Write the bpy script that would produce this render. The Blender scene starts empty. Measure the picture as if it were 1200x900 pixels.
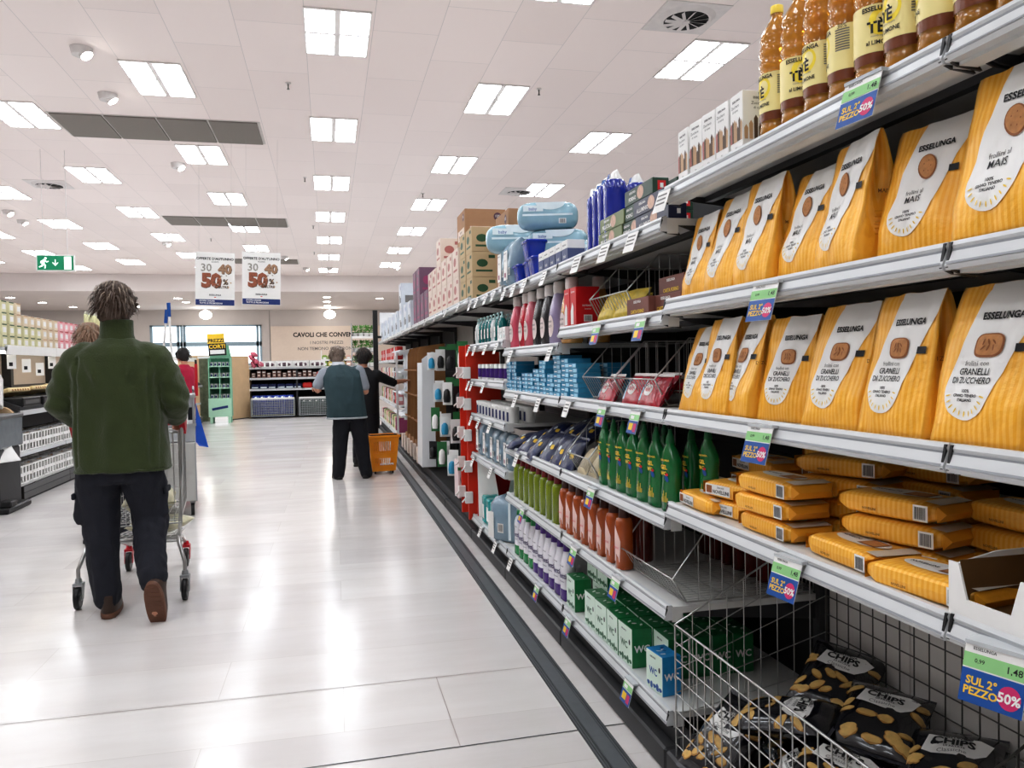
import bpy, math, random
from mathutils import Vector, Matrix, noise
random.seed(7)
R=math.radians; PI=math.pi; V=Vector
C=bpy.context.scene.collection
sc=bpy.context.scene

# ------------------------------------------------------------------ materials
def lin(c):
    c=c/255.0
    return c/12.92 if c<=.04045 else ((c+.055)/1.055)**2.4
def col(rgb): return (lin(rgb[0]),lin(rgb[1]),lin(rgb[2]),1)
MC={}
def mat(name,rgb,rough=.5,metal=0,vary=.08,scale=14,bump=0,bscale=60,trans=0,emit=0,alpha=1,spec=.5,coat=0,ior=1.45):
    if name in MC: return MC[name]
    m=bpy.data.materials.new(name); m.use_nodes=True; nt=m.node_tree; b=nt.nodes['Principled BSDF']
    b.inputs['Base Color'].default_value=col(rgb); b.inputs['Roughness'].default_value=rough
    b.inputs['Metallic'].default_value=metal; b.inputs['Specular IOR Level'].default_value=spec
    b.inputs['Transmission Weight'].default_value=trans; b.inputs['Alpha'].default_value=alpha
    b.inputs['Coat Weight'].default_value=coat; b.inputs['IOR'].default_value=ior
    if vary or bump:
        tc=nt.nodes.new('ShaderNodeTexCoord'); nz=nt.nodes.new('ShaderNodeTexNoise')
        nz.inputs['Scale'].default_value=scale; nz.inputs['Detail'].default_value=3
        nt.links.new(tc.outputs['Object'],nz.inputs['Vector'])
        if vary:
            mx=nt.nodes.new('ShaderNodeMix'); mx.data_type='RGBA'
            a=col(rgb); mx.inputs[6].default_value=tuple(max(0,x*(1-vary*1.6)) for x in a[:3])+(1,)
            mx.inputs[7].default_value=tuple(min(1,x*(1+vary)) for x in a[:3])+(1,)
            nt.links.new(nz.outputs['Fac'],mx.inputs[0]); nt.links.new(mx.outputs[2],b.inputs['Base Color'])
        if bump:
            n2=nt.nodes.new('ShaderNodeTexNoise'); n2.inputs['Scale'].default_value=bscale; n2.inputs['Detail'].default_value=4
            nt.links.new(tc.outputs['Object'],n2.inputs['Vector'])
            bp=nt.nodes.new('ShaderNodeBump'); bp.inputs['Strength'].default_value=bump; bp.inputs['Distance'].default_value=.01
            nt.links.new(n2.outputs['Fac'],bp.inputs['Height']); nt.links.new(bp.outputs['Normal'],b.inputs['Normal'])
    if emit:
        b.inputs['Emission Color'].default_value=col(rgb); b.inputs['Emission Strength'].default_value=emit
    MC[name]=m; return m
def striped(name,c1,c2,scale,axis='X',rough=.42,bump=.15):
    m=mat(name,c1,rough,vary=0,bump=bump,bscale=22)
    nt=m.node_tree; b=nt.nodes['Principled BSDF']
    tc=nt.nodes.new('ShaderNodeTexCoord'); w=nt.nodes.new('ShaderNodeTexWave'); w.bands_direction=axis
    w.inputs['Scale'].default_value=scale; w.inputs['Distortion'].default_value=.0
    nt.links.new(tc.outputs['Object'],w.inputs['Vector'])
    r=nt.nodes.new('ShaderNodeValToRGB'); r.color_ramp.elements[0].position=.42; r.color_ramp.elements[1].position=.58
    r.color_ramp.elements[0].color=col(c1); r.color_ramp.elements[1].color=col(c2)
    nt.links.new(w.outputs['Fac'],r.inputs[0]); nt.links.new(r.outputs[0],b.inputs['Base Color'])
    return m
WHITE=mat('white_print',(236,235,232),.5,vary=.03)
INK=mat('dark_ink',(22,22,26),.5,vary=.05)
GREYINK=mat('grey_ink',(120,118,116),.5)
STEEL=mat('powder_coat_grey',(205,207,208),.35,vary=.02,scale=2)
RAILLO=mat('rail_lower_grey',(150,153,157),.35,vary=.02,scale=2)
DECK=mat('shelf_deck_white',(214,214,211),.4,vary=.05)
DARK=mat('plinth_dark_grey',(52,52,54),.5,vary=.15)
DARKER=mat('recess_shade_panel',(20,19,20),.7,vary=.1)  # near-black colour carries the deep shade at the shelf backs
BLACKP=mat('black_plastic',(18,18,20),.4,vary=.1)
CHROME=mat('bright_wire',(190,190,188),.28,.9,vary=.05)
WIRE=mat('dark_wire',(88,86,82),.35,.7,vary=.1)
SILVER=mat('galvanised_grey',(165,168,170),.4,.4,vary=.06)
CARD=mat('brown_cardboard',(150,105,62),.8,vary=.12,bump=.1)
CARDL=mat('raw_cardboard_inside',(118,84,45),.85,vary=.1)
WOOD=mat('beech_board',(205,176,140),.5,vary=.08,scale=6)
SKIN=mat('skin',(205,150,122),.5,vary=.08)
GOLD=striped('golden_paper',(246,178,54),(252,194,86),26,'X',.33,.45)
GOLDE=mat('golden_paper_plain',(234,162,44),.4,vary=.08,bump=.25,bscale=18)
COOKIE=mat('biscuit_print',(196,138,84),.6,vary=.25,scale=90)
COOKIED=mat('biscuit_edge_print',(150,92,50),.6,vary=.2)
YEL=mat('yellow_print',(242,202,60),.5)
RED=mat('red_print',(205,28,32),.4)
BLUE=mat('blue_print',(28,84,160),.4)
GREENB=mat('green_band_print',(150,205,140),.5)
PINK=mat('magenta_print',(205,50,110),.45)
ORANGE=mat('orange_plastic',(240,150,20),.35)

# ------------------------------------------------------------------ mesh builder
TX={}
def glyphs(s,bold):
    k=(s,bold)
    if k not in TX:
        cu=bpy.data.curves.new('t','FONT'); cu.body=s; cu.size=1; cu.align_x='CENTER'; cu.resolution_u=2; cu.offset=bold
        ob=bpy.data.objects.new('t',cu); C.objects.link(ob)
        dg=bpy.context.evaluated_depsgraph_get(); me=bpy.data.meshes.new_from_object(ob.evaluated_get(dg))
        TX[k]=([tuple(v.co) for v in me.vertices],[tuple(p.vertices) for p in me.polygons])
        bpy.data.objects.remove(ob); bpy.data.curves.remove(cu); bpy.data.meshes.remove(me)
    return TX[k]
class MB:
    def __init__(s,solid=False): s.v=[];s.f=[];s.m=[];s.mats=[];s.s=[];s.solid=solid
    def mi(s,m):
        if m not in s.mats: s.mats.append(m)
        return s.mats.index(m)
    def add(s,vs,fs,m,sm=False,T=None):
        o=len(s.v); i=s.mi(m)
        s.v+= [tuple(T@V(v)) for v in vs] if T else [tuple(v) for v in vs]
        for f in fs: s.f.append(tuple(o+k for k in f)); s.m.append(i); s.s.append(sm)
        return s
    def box(s,x0,x1,y0,y1,z0,z1,m,T=None,b=0):
        if b<=0:
            vs=[(x,y,z) for z in(z0,z1) for y in(y0,y1) for x in(x0,x1)]
            return s.add(vs,[(0,2,3,1),(4,5,7,6),(0,1,5,4),(2,6,7,3),(0,4,6,2),(1,3,7,5)],m,False,T)
        vs=[];idx={}
        for iz in(0,1):
            for iy in(0,1):
                for ix in(0,1):
                    p=[(x0,x1)[ix],(y0,y1)[iy],(z0,z1)[iz]]; sg=[(1,-1)[ix],(1,-1)[iy],(1,-1)[iz]]
                    for a in range(3):
                        q=[p[k]+(sg[k]*b if k!=a else 0) for k in range(3)]
                        idx[(ix,iy,iz,a)]=len(vs); vs.append(q)
        fs=[]
        def g(ix,iy,iz,a): return idx[(ix,iy,iz,a)]
        for a in range(3):
            o=[k for k in range(3) if k!=a]
            for e in(0,1):
                q=[]
                for (u,w) in((0,0),(1,0),(1,1),(0,1)):
                    t=[0,0,0]; t[a]=e; t[o[0]]=u; t[o[1]]=w; q.append(g(*t,a))
                fs.append(tuple(q))
            for u in(0,1):
                for w in(0,1):
                    t=[0,0,0]; t[o[0]]=u; t[o[1]]=w
                    t0=list(t);t1=list(t);t0[a]=0;t1[a]=1
                    fs.append((g(*t0,o[0]),g(*t1,o[0]),g(*t1,o[1]),g(*t0,o[1])))
        for ix in(0,1):
            for iy in(0,1):
                for iz in(0,1): fs.append((g(ix,iy,iz,0),g(ix,iy,iz,1),g(ix,iy,iz,2)))
        return s.add(vs,fs,m,False,T)
    def tube(s,pts,r,m,n=6,closed=False,T=None,sm=True):
        pts=[V(p) for p in pts]; N=len(pts); rs=r if isinstance(r,(list,tuple)) else [r]*N
        vs=[];fs=[];up=None
        for i,p in enumerate(pts):
            a=pts[i-1] if (i>0 or closed) else p; c=pts[(i+1)%N] if (i<N-1 or closed) else p
            d=(c-a).normalized() if (c-a).length>1e-9 else V((0,0,1))
            if up is None: up=d.orthogonal().normalized()
            up=(up-d*up.dot(d)); up=up.normalized() if up.length>1e-6 else d.orthogonal().normalized()
            w=d.cross(up)
            for k in range(n):
                t=2*PI*k/n; vs.append(p+(up*math.cos(t)+w*math.sin(t))*rs[i])
        for i in range(N if closed else N-1):
            j=(i+1)%N
            for k in range(n):
                l=(k+1)%n; fs.append((i*n+k,i*n+l,j*n+l,j*n+k))
        if not closed and s.solid: fs.append(tuple(reversed(range(n)))); fs.append(tuple((N-1)*n+k for k in range(n)))
        elif not closed:
            s.add(vs[:n],[tuple(reversed(range(n)))],m,False,T); s.add(vs[-n:],[tuple(range(n))],m,False,T)
        return s.add(vs,fs,m,sm,T)
    # stack of elliptic sections: (z, rx, ry[, cx, cy]); e = superellipse exponent
    def loft(s,secs,m,n=18,e=2,T=None,sm=True,caps=True,a0=0,a1=2*PI):
        vs=[];fs=[];full=abs(a1-a0-2*PI)<1e-6; K=n if full else n+1
        for q in secs:
            z,rx,ry=q[:3]; cx=q[3] if len(q)>3 else 0; cy=q[4] if len(q)>4 else 0
            for k in range(K):
                t=a0+(a1-a0)*k/n; c,si=math.cos(t),math.sin(t)
                vs.append((cx+rx*math.copysign(abs(c)**(2/e),c),cy+ry*math.copysign(abs(si)**(2/e),si),z))
        for i in range(len(secs)-1):
            for k in range(n):
                l=(k+1)%K; fs.append((i*K+k,i*K+l,(i+1)*K+l,(i+1)*K+k))
        if caps and full and not s.solid:
            s.add(vs[:K],[tuple(reversed(range(K)))],m,False,T); s.add(vs[-K:],[tuple(range(K))],m,False,T)
        elif caps and full:
            fs.append(tuple(reversed(range(K)))); fs.append(tuple((len(secs)-1)*K+k for k in range(K)))
        return s.add(vs,fs,m,sm,T)
    def ell(s,c,rx,ry,rz,m,n=14,k=9,T=None,e=2):
        secs=[]
        for i in range(k+1):
            t=-PI/2+PI*i/k; cc=max(.02,math.cos(t))**(2/e) if e!=2 else max(.02,math.cos(t))
            sn=math.sin(t); secs.append((c[2]+rz*math.copysign(abs(sn)**(2/e),sn),rx*cc,ry*cc,c[0],c[1]))
        return s.loft(secs,m,n,e,T)
    def poly(s,pts,m,T=None): return s.add(pts,[tuple(range(len(pts)))],m,False,T)
    def prism(s,pts,d,m,T=None):      # closed outline pts (3d) extruded by vector d
        n=len(pts); d=V(d); vs=[V(p) for p in pts]+[V(p)+d for p in pts]
        fs=[tuple(reversed(range(n))),tuple(range(n,2*n))]+[(i,(i+1)%n,n+(i+1)%n,n+i) for i in range(n)]
        return s.add(vs,fs,m,False,T)
    def text(s,t,size,o,m,bold=.0,right=(1,0,0),up=(0,0,1),T=None,fn=None,sx=1):
        vs,fs=glyphs(t,bold); o=V(o); r=V(right); u=V(up)
        if fn: pts=[fn(o[0]+x*size*sx,o[2]+y*size) for x,y,_ in vs]
        else: pts=[o+r*(x*size*sx)+u*(y*size) for x,y,_ in vs]
        return s.add(pts,fs,m,False,T)
    def decal(s,outline,fn,m,rings=5):   # filled outline mapped by fn(x,z)
        cx=sum(p[0] for p in outline)/len(outline); cz=sum(p[1] for p in outline)/len(outline); n=len(outline)
        vs=[fn(cx,cz)];fs=[]
        for k in range(1,rings+1):
            t=k/rings
            for p in outline: vs.append(fn(cx+(p[0]-cx)*t,cz+(p[1]-cz)*t))
        for i in range(n): fs.append((0,1+i,1+(i+1)%n))
        for k in range(rings-1):
            for i in range(n):
                a=1+k*n; b=a+n; j=(i+1)%n; fs.append((a+i,b+i,b+j,a+j))
        return s.add(vs,fs,m,True)
    def build(s,name,parent=None):
        me=bpy.data.meshes.new(name); me.from_pydata(s.v,[],s.f)
        for m in s.mats: me.materials.append(m)
        me.polygons.foreach_set('material_index',s.m); me.polygons.foreach_set('use_smooth',s.s); me.update()
        o=bpy.data.objects.new(name,me); C.objects.link(o)
        if parent: o.parent=parent
        return o
def ellipse(cx,cz,rx,rz,n=20,j=0,a=0):
    out=[]
    for k in range(n):
        t=2*PI*k/n; q=1+random.uniform(-j,j); x=rx*math.cos(t)*q; z=rz*math.sin(t)*q
        out.append((cx+x*math.cos(a)-z*math.sin(a),cz+x*math.sin(a)+z*math.cos(a)))
    return out
def rect(x0,x1,z0,z1,n=4):
    o=[]
    for k in range(n): o.append((x0+(x1-x0)*k/n,z0))
    for k in range(n): o.append((x1,z0+(z1-z0)*k/n))
    for k in range(n): o.append((x1-(x1-x0)*k/n,z1))
    for k in range(n): o.append((x0,z1-(z1-z0)*k/n))
    return o
def tag(o,label=None,cat=None,group=None,kind=None):
    if label: o['label']=label
    if cat: o['category']=cat
    if group: o['group']=group
    if kind: o['kind']=kind
    return o
def thing(name,loc=(0,0,0),rz=0):
    o=bpy.data.objects.new(name,None); C.objects.link(o); o.location=loc; o.rotation_euler=(0,0,rz); o.empty_display_size=.05; return o
def dup(root):
    r=root.copy(); C.objects.link(r)
    for ch in list(root.children):
        c=ch.copy(); C.objects.link(c); c.parent=r
        for g in list(ch.children):
            d=g.copy(); C.objects.link(d); d.parent=c
    return r
ORD=['','first','second','third','fourth','fifth','sixth','seventh','eighth','ninth','tenth','eleventh','twelfth','thirteenth','fourteenth','fifteenth','sixteenth','seventeenth','eighteenth','nineteenth','twentieth']
def nth(i):
    return ORD[i] if i<=20 else '%d%s'%(i,{1:'st',2:'nd',3:'rd'}.get(i%10 if i//10!=1 else 0,'th'))
class Proto:
    def __init__(s,fn,cat,group): s.root=fn(); s.used=False; s.cat=cat; s.group=group
    def put(s,x,y,z,label,rz=-90,rx=0,ry=0,group=None,scale=None):
        o=dup(s.root) if s.used else s.root; s.used=True
        o.location=(x,y,z); o.rotation_euler=(R(rx),R(ry),R(rz))
        if scale: o.scale=scale if isinstance(scale,tuple) else (scale,)*3
        tag(o,label,s.cat,group or s.group); return o
def struct(mb,name): return tag(mb.build(name),kind='structure')
J=random.uniform

# ------------------------------------------------------------------ the room
FX0,FX1,FY0,FY1=-16.0,9.0,-5.0,35.5
CZ=4.4
def floor_mat():
    m=mat('pale_vinyl_floor',(205,198,192),.16,vary=0,spec=.5); nt=m.node_tree; b=nt.nodes['Principled BSDF']
    L=nt.links.new; N=nt.nodes.new
    tc=N('ShaderNodeTexCoord'); mp=N('ShaderNodeMapping'); mp.inputs['Rotation'].default_value=(0,0,R(.5)); L(tc.outputs['Object'],mp.inputs[0])
    br=N('ShaderNodeTexBrick'); br.inputs['Scale'].default_value=1; br.inputs['Brick Width'].default_value=1.35; br.inputs['Row Height'].default_value=.42
    br.inputs['Mortar Size'].default_value=.0016; br.inputs['Mortar Smooth'].default_value=.3; br.offset=.37
    br.inputs['Color1'].default_value=col((224,221,218)); br.inputs['Color2'].default_value=col((214,210,208)); br.inputs['Mortar'].default_value=col((202,197,192))
    L(mp.outputs[0],br.inputs[0])
    mp2=N('ShaderNodeMapping'); mp2.inputs['Scale'].default_value=(.6,3.2,1); L(tc.outputs['Object'],mp2.inputs[0])
    nz=N('ShaderNodeTexNoise'); nz.inputs['Scale'].default_value=1.6; nz.inputs['Detail'].default_value=6; nz.inputs['Roughness'].default_value=.65; L(mp2.outputs[0],nz.inputs['Vector'])
    r=N('ShaderNodeValToRGB'); r.color_ramp.elements[0].position=.3; r.color_ramp.elements[1].position=.72
    r.color_ramp.elements[0].color=(.91,.895,.885,1); r.color_ramp.elements[1].color=(1,1,1,1); L(nz.outputs['Fac'],r.inputs[0])
    mx=N('ShaderNodeMix'); mx.data_type='RGBA'; mx.blend_type='MULTIPLY'; mx.inputs[0].default_value=1; L(br.outputs['Color'],mx.inputs[6]); L(r.outputs[0],mx.inputs[7])
    L(mx.outputs[2],b.inputs['Base Color'])
    n3=N('ShaderNodeTexNoise'); n3.inputs['Scale'].default_value=1.3; n3.inputs['Detail'].default_value=2; L(mp2.outputs[0],n3.inputs['Vector'])
    mr=N('ShaderNodeMapRange'); mr.inputs['To Min'].default_value=.10; mr.inputs['To Max'].default_value=.25; L(n3.outputs['Fac'],mr.inputs[0]); L(mr.outputs[0],b.inputs['Roughness'])
    n4=N('ShaderNodeTexNoise'); n4.inputs['Scale'].default_value=3.5; n4.inputs['Detail'].default_value=2; L(tc.outputs['Object'],n4.inputs['Vector'])
    bp=N('ShaderNodeBump'); bp.inputs['Strength'].default_value=.10; bp.inputs['Distance'].default_value=.03; L(n4.outputs['Fac'],bp.inputs['Height']); L(bp.outputs[0],b.inputs['Normal'])
    return m
def ceil_mat():
    m=mat('ceiling_tiles',(238,230,228),.9,vary=0,spec=.1); nt=m.node_tree; b=nt.nodes['Principled BSDF']; L=nt.links.new; N=nt.nodes.new
    tc=N('ShaderNodeTexCoord'); mp=N('ShaderNodeMapping'); mp.inputs['Rotation'].default_value=(0,0,R(90)); mp.inputs['Location'].default_value=(.1,.135,0); L(tc.outputs['Object'],mp.inputs[0])
    br=N('ShaderNodeTexBrick'); br.inputs['Scale'].default_value=1; br.inputs['Brick Width'].default_value=1.2; br.inputs['Row Height'].default_value=.6
    br.inputs['Mortar Size'].default_value=.0035; br.inputs['Mortar Smooth'].default_value=.4
    br.inputs['Color1'].default_value=col((240,230,227)); br.inputs['Color2'].default_value=col((235,225,222)); br.inputs['Mortar'].default_value=col((208,203,202))
    L(mp.outputs[0],br.inputs[0]); L(br.outputs['Color'],b.inputs['Base Color']); return m
struct(MB().box(FX0,FX1,FY0,FY1,-.1,0,floor_mat()),'floor')
struct(MB().box(FX0,FX1,FY0,27.0,CZ,CZ+.1,ceil_mat()),'ceiling')
WALLM=mat('wall_grey_paint',(206,200,197),.8,vary=.04,scale=2)
SOFF=mat('soffit_paint',(226,218,215),.85,vary=.03,scale=2)
struct(MB().box(FX0,FX1,27.0,FY1,3.86,CZ+.1,SOFF),'ceiling_soffit')
m_=MB(); WY=FY1
# back wall with window openings
def wallpiece(x0,x1,z0,z1): m_.box(x0,x1,WY,WY+.2,z0,z1,WALLM)
wallpiece(FX0,-7.25,0,3.86); wallpiece(-2.78,FX1,0,3.86); wallpiece(-7.25,-2.78,3.22,3.86); wallpiece(-7.25,-2.78,0,1.5)
for x in(-12.5,-9.4,-2.45,3.0): m_.box(x,x+.02,WY-.012,WY,.02,3.84,mat('wall_seam_grey',(160,155,152),.8))
struct(m_,'wall_back')
struct(MB().box(FX0-.2,FX0,FY0,FY1,0,CZ,WALLM),'wall_left')
struct(MB().box(FX1,FX1+.2,FY0,FY1,0,CZ,WALLM),'wall_right')
struct(MB().box(FX0,FX1,FY0-.2,FY0,0,CZ,WALLM),'wall_front')
GLASSD=mat('daylight_pane',(240,250,255),.3,vary=.02,emit=1.7)
FRM=mat('window_frame_blue_grey',(150,172,186),.5)
for n,(a,b) in enumerate(((-7.25,-5.98),(-5.95,-2.78))):
    w=MB(); w.box(a,b,WY+.08,WY+.10,1.5,3.22,GLASSD); o=struct(w,'window_%d'%(n+1))
    f=MB()
    for (x0,x1,z0,z1) in((a,a+.1,1.5,3.22),(b-.22,b-.12,1.5,3.22),(b-.08,b,1.5,3.22),(a,b,2.32,2.5),(a,b,3.16,3.22),(a,b,1.5,1.58)): f.box(x0,x1,WY-.02,WY+.08,z0,z1,FRM)
    f.build('window_frame',o)
# wall sign
SGN=mat('beige_sign_board',(228,214,202),.7,vary=.03)
s=thing('wall_sign',(0,WY-.02,0)); tag(s,'wide beige wall sign reading CAVOLI CHE CONVENIENZA above the far shelves','sign')
b=MB(); b.box(-2.4,2.9,-.04,0,1.6,3.15,SGN); b.build('sign_board',s)
t=MB(); t.text('CAVOLI CHE CONVENIENZA',.27,(.17,-.045,2.68),INK,.03,sx=.93); t.text('I NOSTRI PREZZI',.19,(-.05,-.045,2.36),GREYINK,.008); t.text('NON TEMONO CONFRONTI',.19,(-.05,-.045,2.10),GREYINK,.008); t.build('lettering',s)
# floor expansion strip and joints
STRIP=mat('grey_vinyl_joint',(92,96,100),.4,vary=.1,scale=30); STRIPD=mat('dark_joint_groove',(58,60,62),.5)
t=MB(); t.box(.86,.965,-1,26,.0,.004,STRIPD); t.box(.885,.94,-1,26,.004,.008,STRIP)
for x in(.864,.874,.945,.956): t.box(x,x+.004,-1,26,.004,.007,STRIP)
struct(t,'trim_1')
def joint(n,x0,x1,y,dy=.0,w=.006,m=STRIPD):
    t=MB(); t.add([(x0,y,.0015),(x1,y+dy,.0015),(x1,y+dy+w,.0015),(x0,y+w,.0015)],[(0,1,2,3)],m); struct(t,'trim_%d'%n)
joint(2,-.15,.86,2.70,.02); joint(3,.965,1.1,2.725,.0)
JL=mat('faint_floor_joint',(160,150,145),.4)
joint(4,-6,.86,5.3,0,.005,JL); joint(5,-9,.86,3.35,0,.004,JL)
t=MB(); t.add([(.42,2.72,.0016),(.424,2.72,.0016),(.424,3.35,.0016),(.42,3.35,.0016)],[(0,1,2,3)],JL); struct(t,'trim_6')

# ------------------------------------------------------------------ ceiling fittings
PANE=mat('fluorescent_diffuser',(243,249,255),.4,vary=0,emit=12.0)
GRID=mat('light_grid_white',(215,210,208),.6)
def mk_light():
    r=thing('ceiling_light')
    f=MB(); f.box(-.29,.29,-.5,.5,-.012,0,GRID); f.build('frame',r)
    d=MB()
    for sx in(-1,1):
        for sy in(-1,1):
            cx=sx*.152
            for q in(-1,1):
                d.box(cx+q*.0635-.059,cx+q*.0635+.059,sy*.25-.222,sy*.25+.222,-.016,-.011,PANE)
    d.build('diffuser',r); return r
LP=Proto(mk_light,'ceiling light','square ceiling lights')
COLW=[('over the aisle centre',.155),('over the right shelves',1.955),('beyond the right shelves',3.755),('over the man in green',-1.645),('left of the man in green',-3.445),('over the left counter',-5.245),('far over the left shelves',-7.045),('outermost on the left',-8.845)]
for ci,(cn,cx) in enumerate(COLW):
    off=7.42 if ci in(0,2,4,6) else 8.93
    k=0; y=off-9.0
    while y<26.4:
        if y>-3 and not(cx<-5 and y<6):
            k+=1
            LP.put(cx-.0045*max(0,y-6),y,CZ-.001,'square white ceiling light %s, %s from the near end'%(cn,nth(k)),rz=0)
        y+=3.0
GRV=mat('grey_return_grille',(128,122,116),.7,vary=.05,scale=40)
for n,(y0,nm) in enumerate(((10.25,'nearer'),(16.75,'middle'),(23.0,'farthest'))):
    r=thing('ceiling_grille',(-1.96,y0,CZ)); tag(r,'%s long grey return air grille of four panels set in the ceiling'%nm,'grille','grey ceiling grilles')
    f=MB(); f.box(-1.2,1.2,0,.99,-.006,-.001,mat('grille_frame',(205,200,196),.6)); f.build('frame',r)
    for k in range(4):
        p=MB(); p.box(-1.17+k*.59,-1.17+k*.59+.565,.02,.97,-.02,-.006,GRV); p.build('panel',r)
def mk_diff():
    r=thing('air_diffuser'); f=MB(); f.box(-.3,.3,-.3,.3,-.006,-.001,GRID); f.loft([(-.03,.22,.22),(-.006,.26,.26)],GRID,24); f.loft([(-.034,.19,.19),(-.029,.2,.2)],mat('duct_black',(25,24,24),.8,vary=.1),24); f.build('plate',r)
    v=MB()
    for k in range(12):
        a=k*PI/6; T=Matrix.Rotation(a,4,'Z')@Matrix.Translation((.11,0,-.036))@Matrix.Rotation(.5,4,'X'); v.box(-.075,.085,-.024,.024,-.001,.001,GRID,T)
    v.loft([(-.045,.035,.035),(-.034,.04,.04)],GRID,12); v.build('vanes',r); return r
D=Proto(mk_diff,'air diffuser','round swirl air diffusers')
D.put(3.17,6.52,CZ,'round swirl air diffuser in the ceiling above the tea bottles',rz=0)
D.put(3.35,13.6,CZ,'round swirl air diffuser in the ceiling beyond the nappy packs',rz=0)
D.put(-4.35,14.2,CZ,'round swirl air diffuser left of the exit sign',rz=0)
def mk_spr():
    r=thing('sprinkler'); f=MB(); f.loft([(-.012,.028,.028),(0,.03,.03)],GRID,10); f.loft([(-.07,.016,.016),(-.055,.006,.006),(-.012,.008,.008)],WIRE,8); f.build('head',r); return r
SP=Proto(mk_spr,'sprinkler','small ceiling sprinklers')
for i,(x,y) in enumerate(((-.35,8.8),(2.35,8.5),(-.3,13.1),(1.7,14),(-.25,17.5),(3.0,5.1),(-3.3,16.9),(-2.6,19.5),(-.3,21.5))):
    SP.put(x,y,CZ,'small metal sprinkler hanging from the ceiling, %s from the camera'%nth(i+1),rz=0)
LAMPE=mat('spotlight_lens',(255,250,240),.3,vary=0,emit=30)
def mk_spot():
    r=thing('spotlight'); T=Matrix.Rotation(R(35),4,'Y')@Matrix.Scale(.8,4)
    f=MB(); f.loft([(-.07,.085,.085),(-.02,.095,.095),(0,.1,.1)],GRID,18); f.loft([(-.12,.075,.075),(-.05,.07,.07)],GRID,18,T=T); f.build('housing',r)
    l=MB(); l.loft([(-.126,.06,.06),(-.119,.07,.07)],LAMPE,18,T=T); l.build('lens',r); return r
S=Proto(mk_spot,'spotlight','ceiling spotlights')
for i,(x,y,w) in enumerate(((-2.2,8.2,'nearer of the pair before the near grille'),(-2.3,9.5,'farther of the pair before the near grille'),(-2.1,12.5,'beyond the near grille'),(-2.15,6.0,'nearest to the camera at the left'),(-5.8,16.6,'left of the exit sign'),(-5.9,17.6,'just above the exit sign'),(-6.6,15.8,'nearest over the left shelves'),(-3.7,20.2,'between the exit sign and the posters'),(-2.9,22.4,'just left of the posters'),(-1.1,22.4,'above the posters'),(2.1,24.3,'right of the aisle near the soffit'),(.1,24.8,'over the aisle near the soffit'),(-.6,24.9,'behind the right poster'))):
    S.put(x,y,CZ-.001,'round white ceiling spotlight %s'%w,rz=180 if i%2 else 160)
def mk_down():
    r=thing('downlight'); f=MB(); f.loft([(-.01,.15,.15),(0,.17,.17)],GRID,20); f.build('ring',r); l=MB(); l.loft([(-.016,.12,.12),(-.009,.13,.13)],LAMPE,20); l.build('lens',r); return r
DL=Proto(mk_down,'downlight','round downlights in the far soffit')
for i,(x,y) in enumerate(((-10.3,29.4),(-10.0,31.5),(-9.6,33.6),(-7.3,33.4),(-5.1,29.6),(-5.1,31.2),(-.0,29.0),(0.0,31.0),(0.0,33.0),(1.9,29.5))):
    DL.put(x,y,3.859,'round downlight in the far soffit, %s from the left'%nth(i+1),rz=0)
GLOBE=mat('glowing_globe',(255,252,246),.4,vary=0,emit=9)
for x,w in((-4.85,'above the far windows'),(.1,'above the wall sign')):
    r=thing('pendant_lamp',(x,34.2,3.86)); tag(r,'bright round pendant lamp hanging %s'%w,'lamp','pendant lamps on the far soffit')
    a=MB(); a.tube([(0,0,0),(0,0,-.12)],.02,GRID); a.build('stem',r); a=MB(); a.ell((0,0,-.29),.24,.24,.18,GLOBE); a.build('globe',r)

# ------------------------------------------------------------------ right gondola
XF=1.06; XB=1.64
Y_=[-.02,1.165,2.355,3.545,4.74,5.94]
def shelfpart(root,z,y0,y1,xb=XB,xf=XF,name='shelf',dz=0):
    s=MB(); s.box(xf+.012,xb,y0+.002,y1-.002,z-.022,z,DECK); s.box(xf+.012,xf+.05,y0+.002,y1-.002,z-.05,z-.022,DECK)
    s.box(xf+.14,xf+.165,y0+.01,y1-.01,z-.04,z-.022,DARK)
    o=s.build(name,root)
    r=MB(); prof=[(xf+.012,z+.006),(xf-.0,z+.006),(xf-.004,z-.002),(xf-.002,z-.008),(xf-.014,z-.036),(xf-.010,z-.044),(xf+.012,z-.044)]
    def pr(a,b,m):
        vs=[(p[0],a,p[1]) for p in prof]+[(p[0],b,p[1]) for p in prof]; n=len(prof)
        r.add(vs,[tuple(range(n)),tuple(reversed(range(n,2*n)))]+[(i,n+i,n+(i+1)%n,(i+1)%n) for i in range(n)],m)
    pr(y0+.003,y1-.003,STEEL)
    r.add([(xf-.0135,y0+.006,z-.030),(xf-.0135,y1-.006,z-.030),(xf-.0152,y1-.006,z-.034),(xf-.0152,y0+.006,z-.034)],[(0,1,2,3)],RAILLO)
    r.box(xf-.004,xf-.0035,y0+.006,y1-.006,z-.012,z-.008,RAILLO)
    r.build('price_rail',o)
    for y in(y0+.004,y1-.010):
        e=MB(); e.prism([(xf-.013,y,z-.04),(xf-.004,y,z+.004),(xf+.012,y,z+.004),(xf+.06,y,z-.055),(xf+.012,y,z-.05)],(0,.006,0),BLACKP)
        e.prism([(xf+.05,y,z-.023),(xb,y,z-.023),(xb,y,z-.09),(xf+.1,y,z-.04)],(0,.005,0),DARK)
        e.build('bracket',o)
    return o
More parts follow.
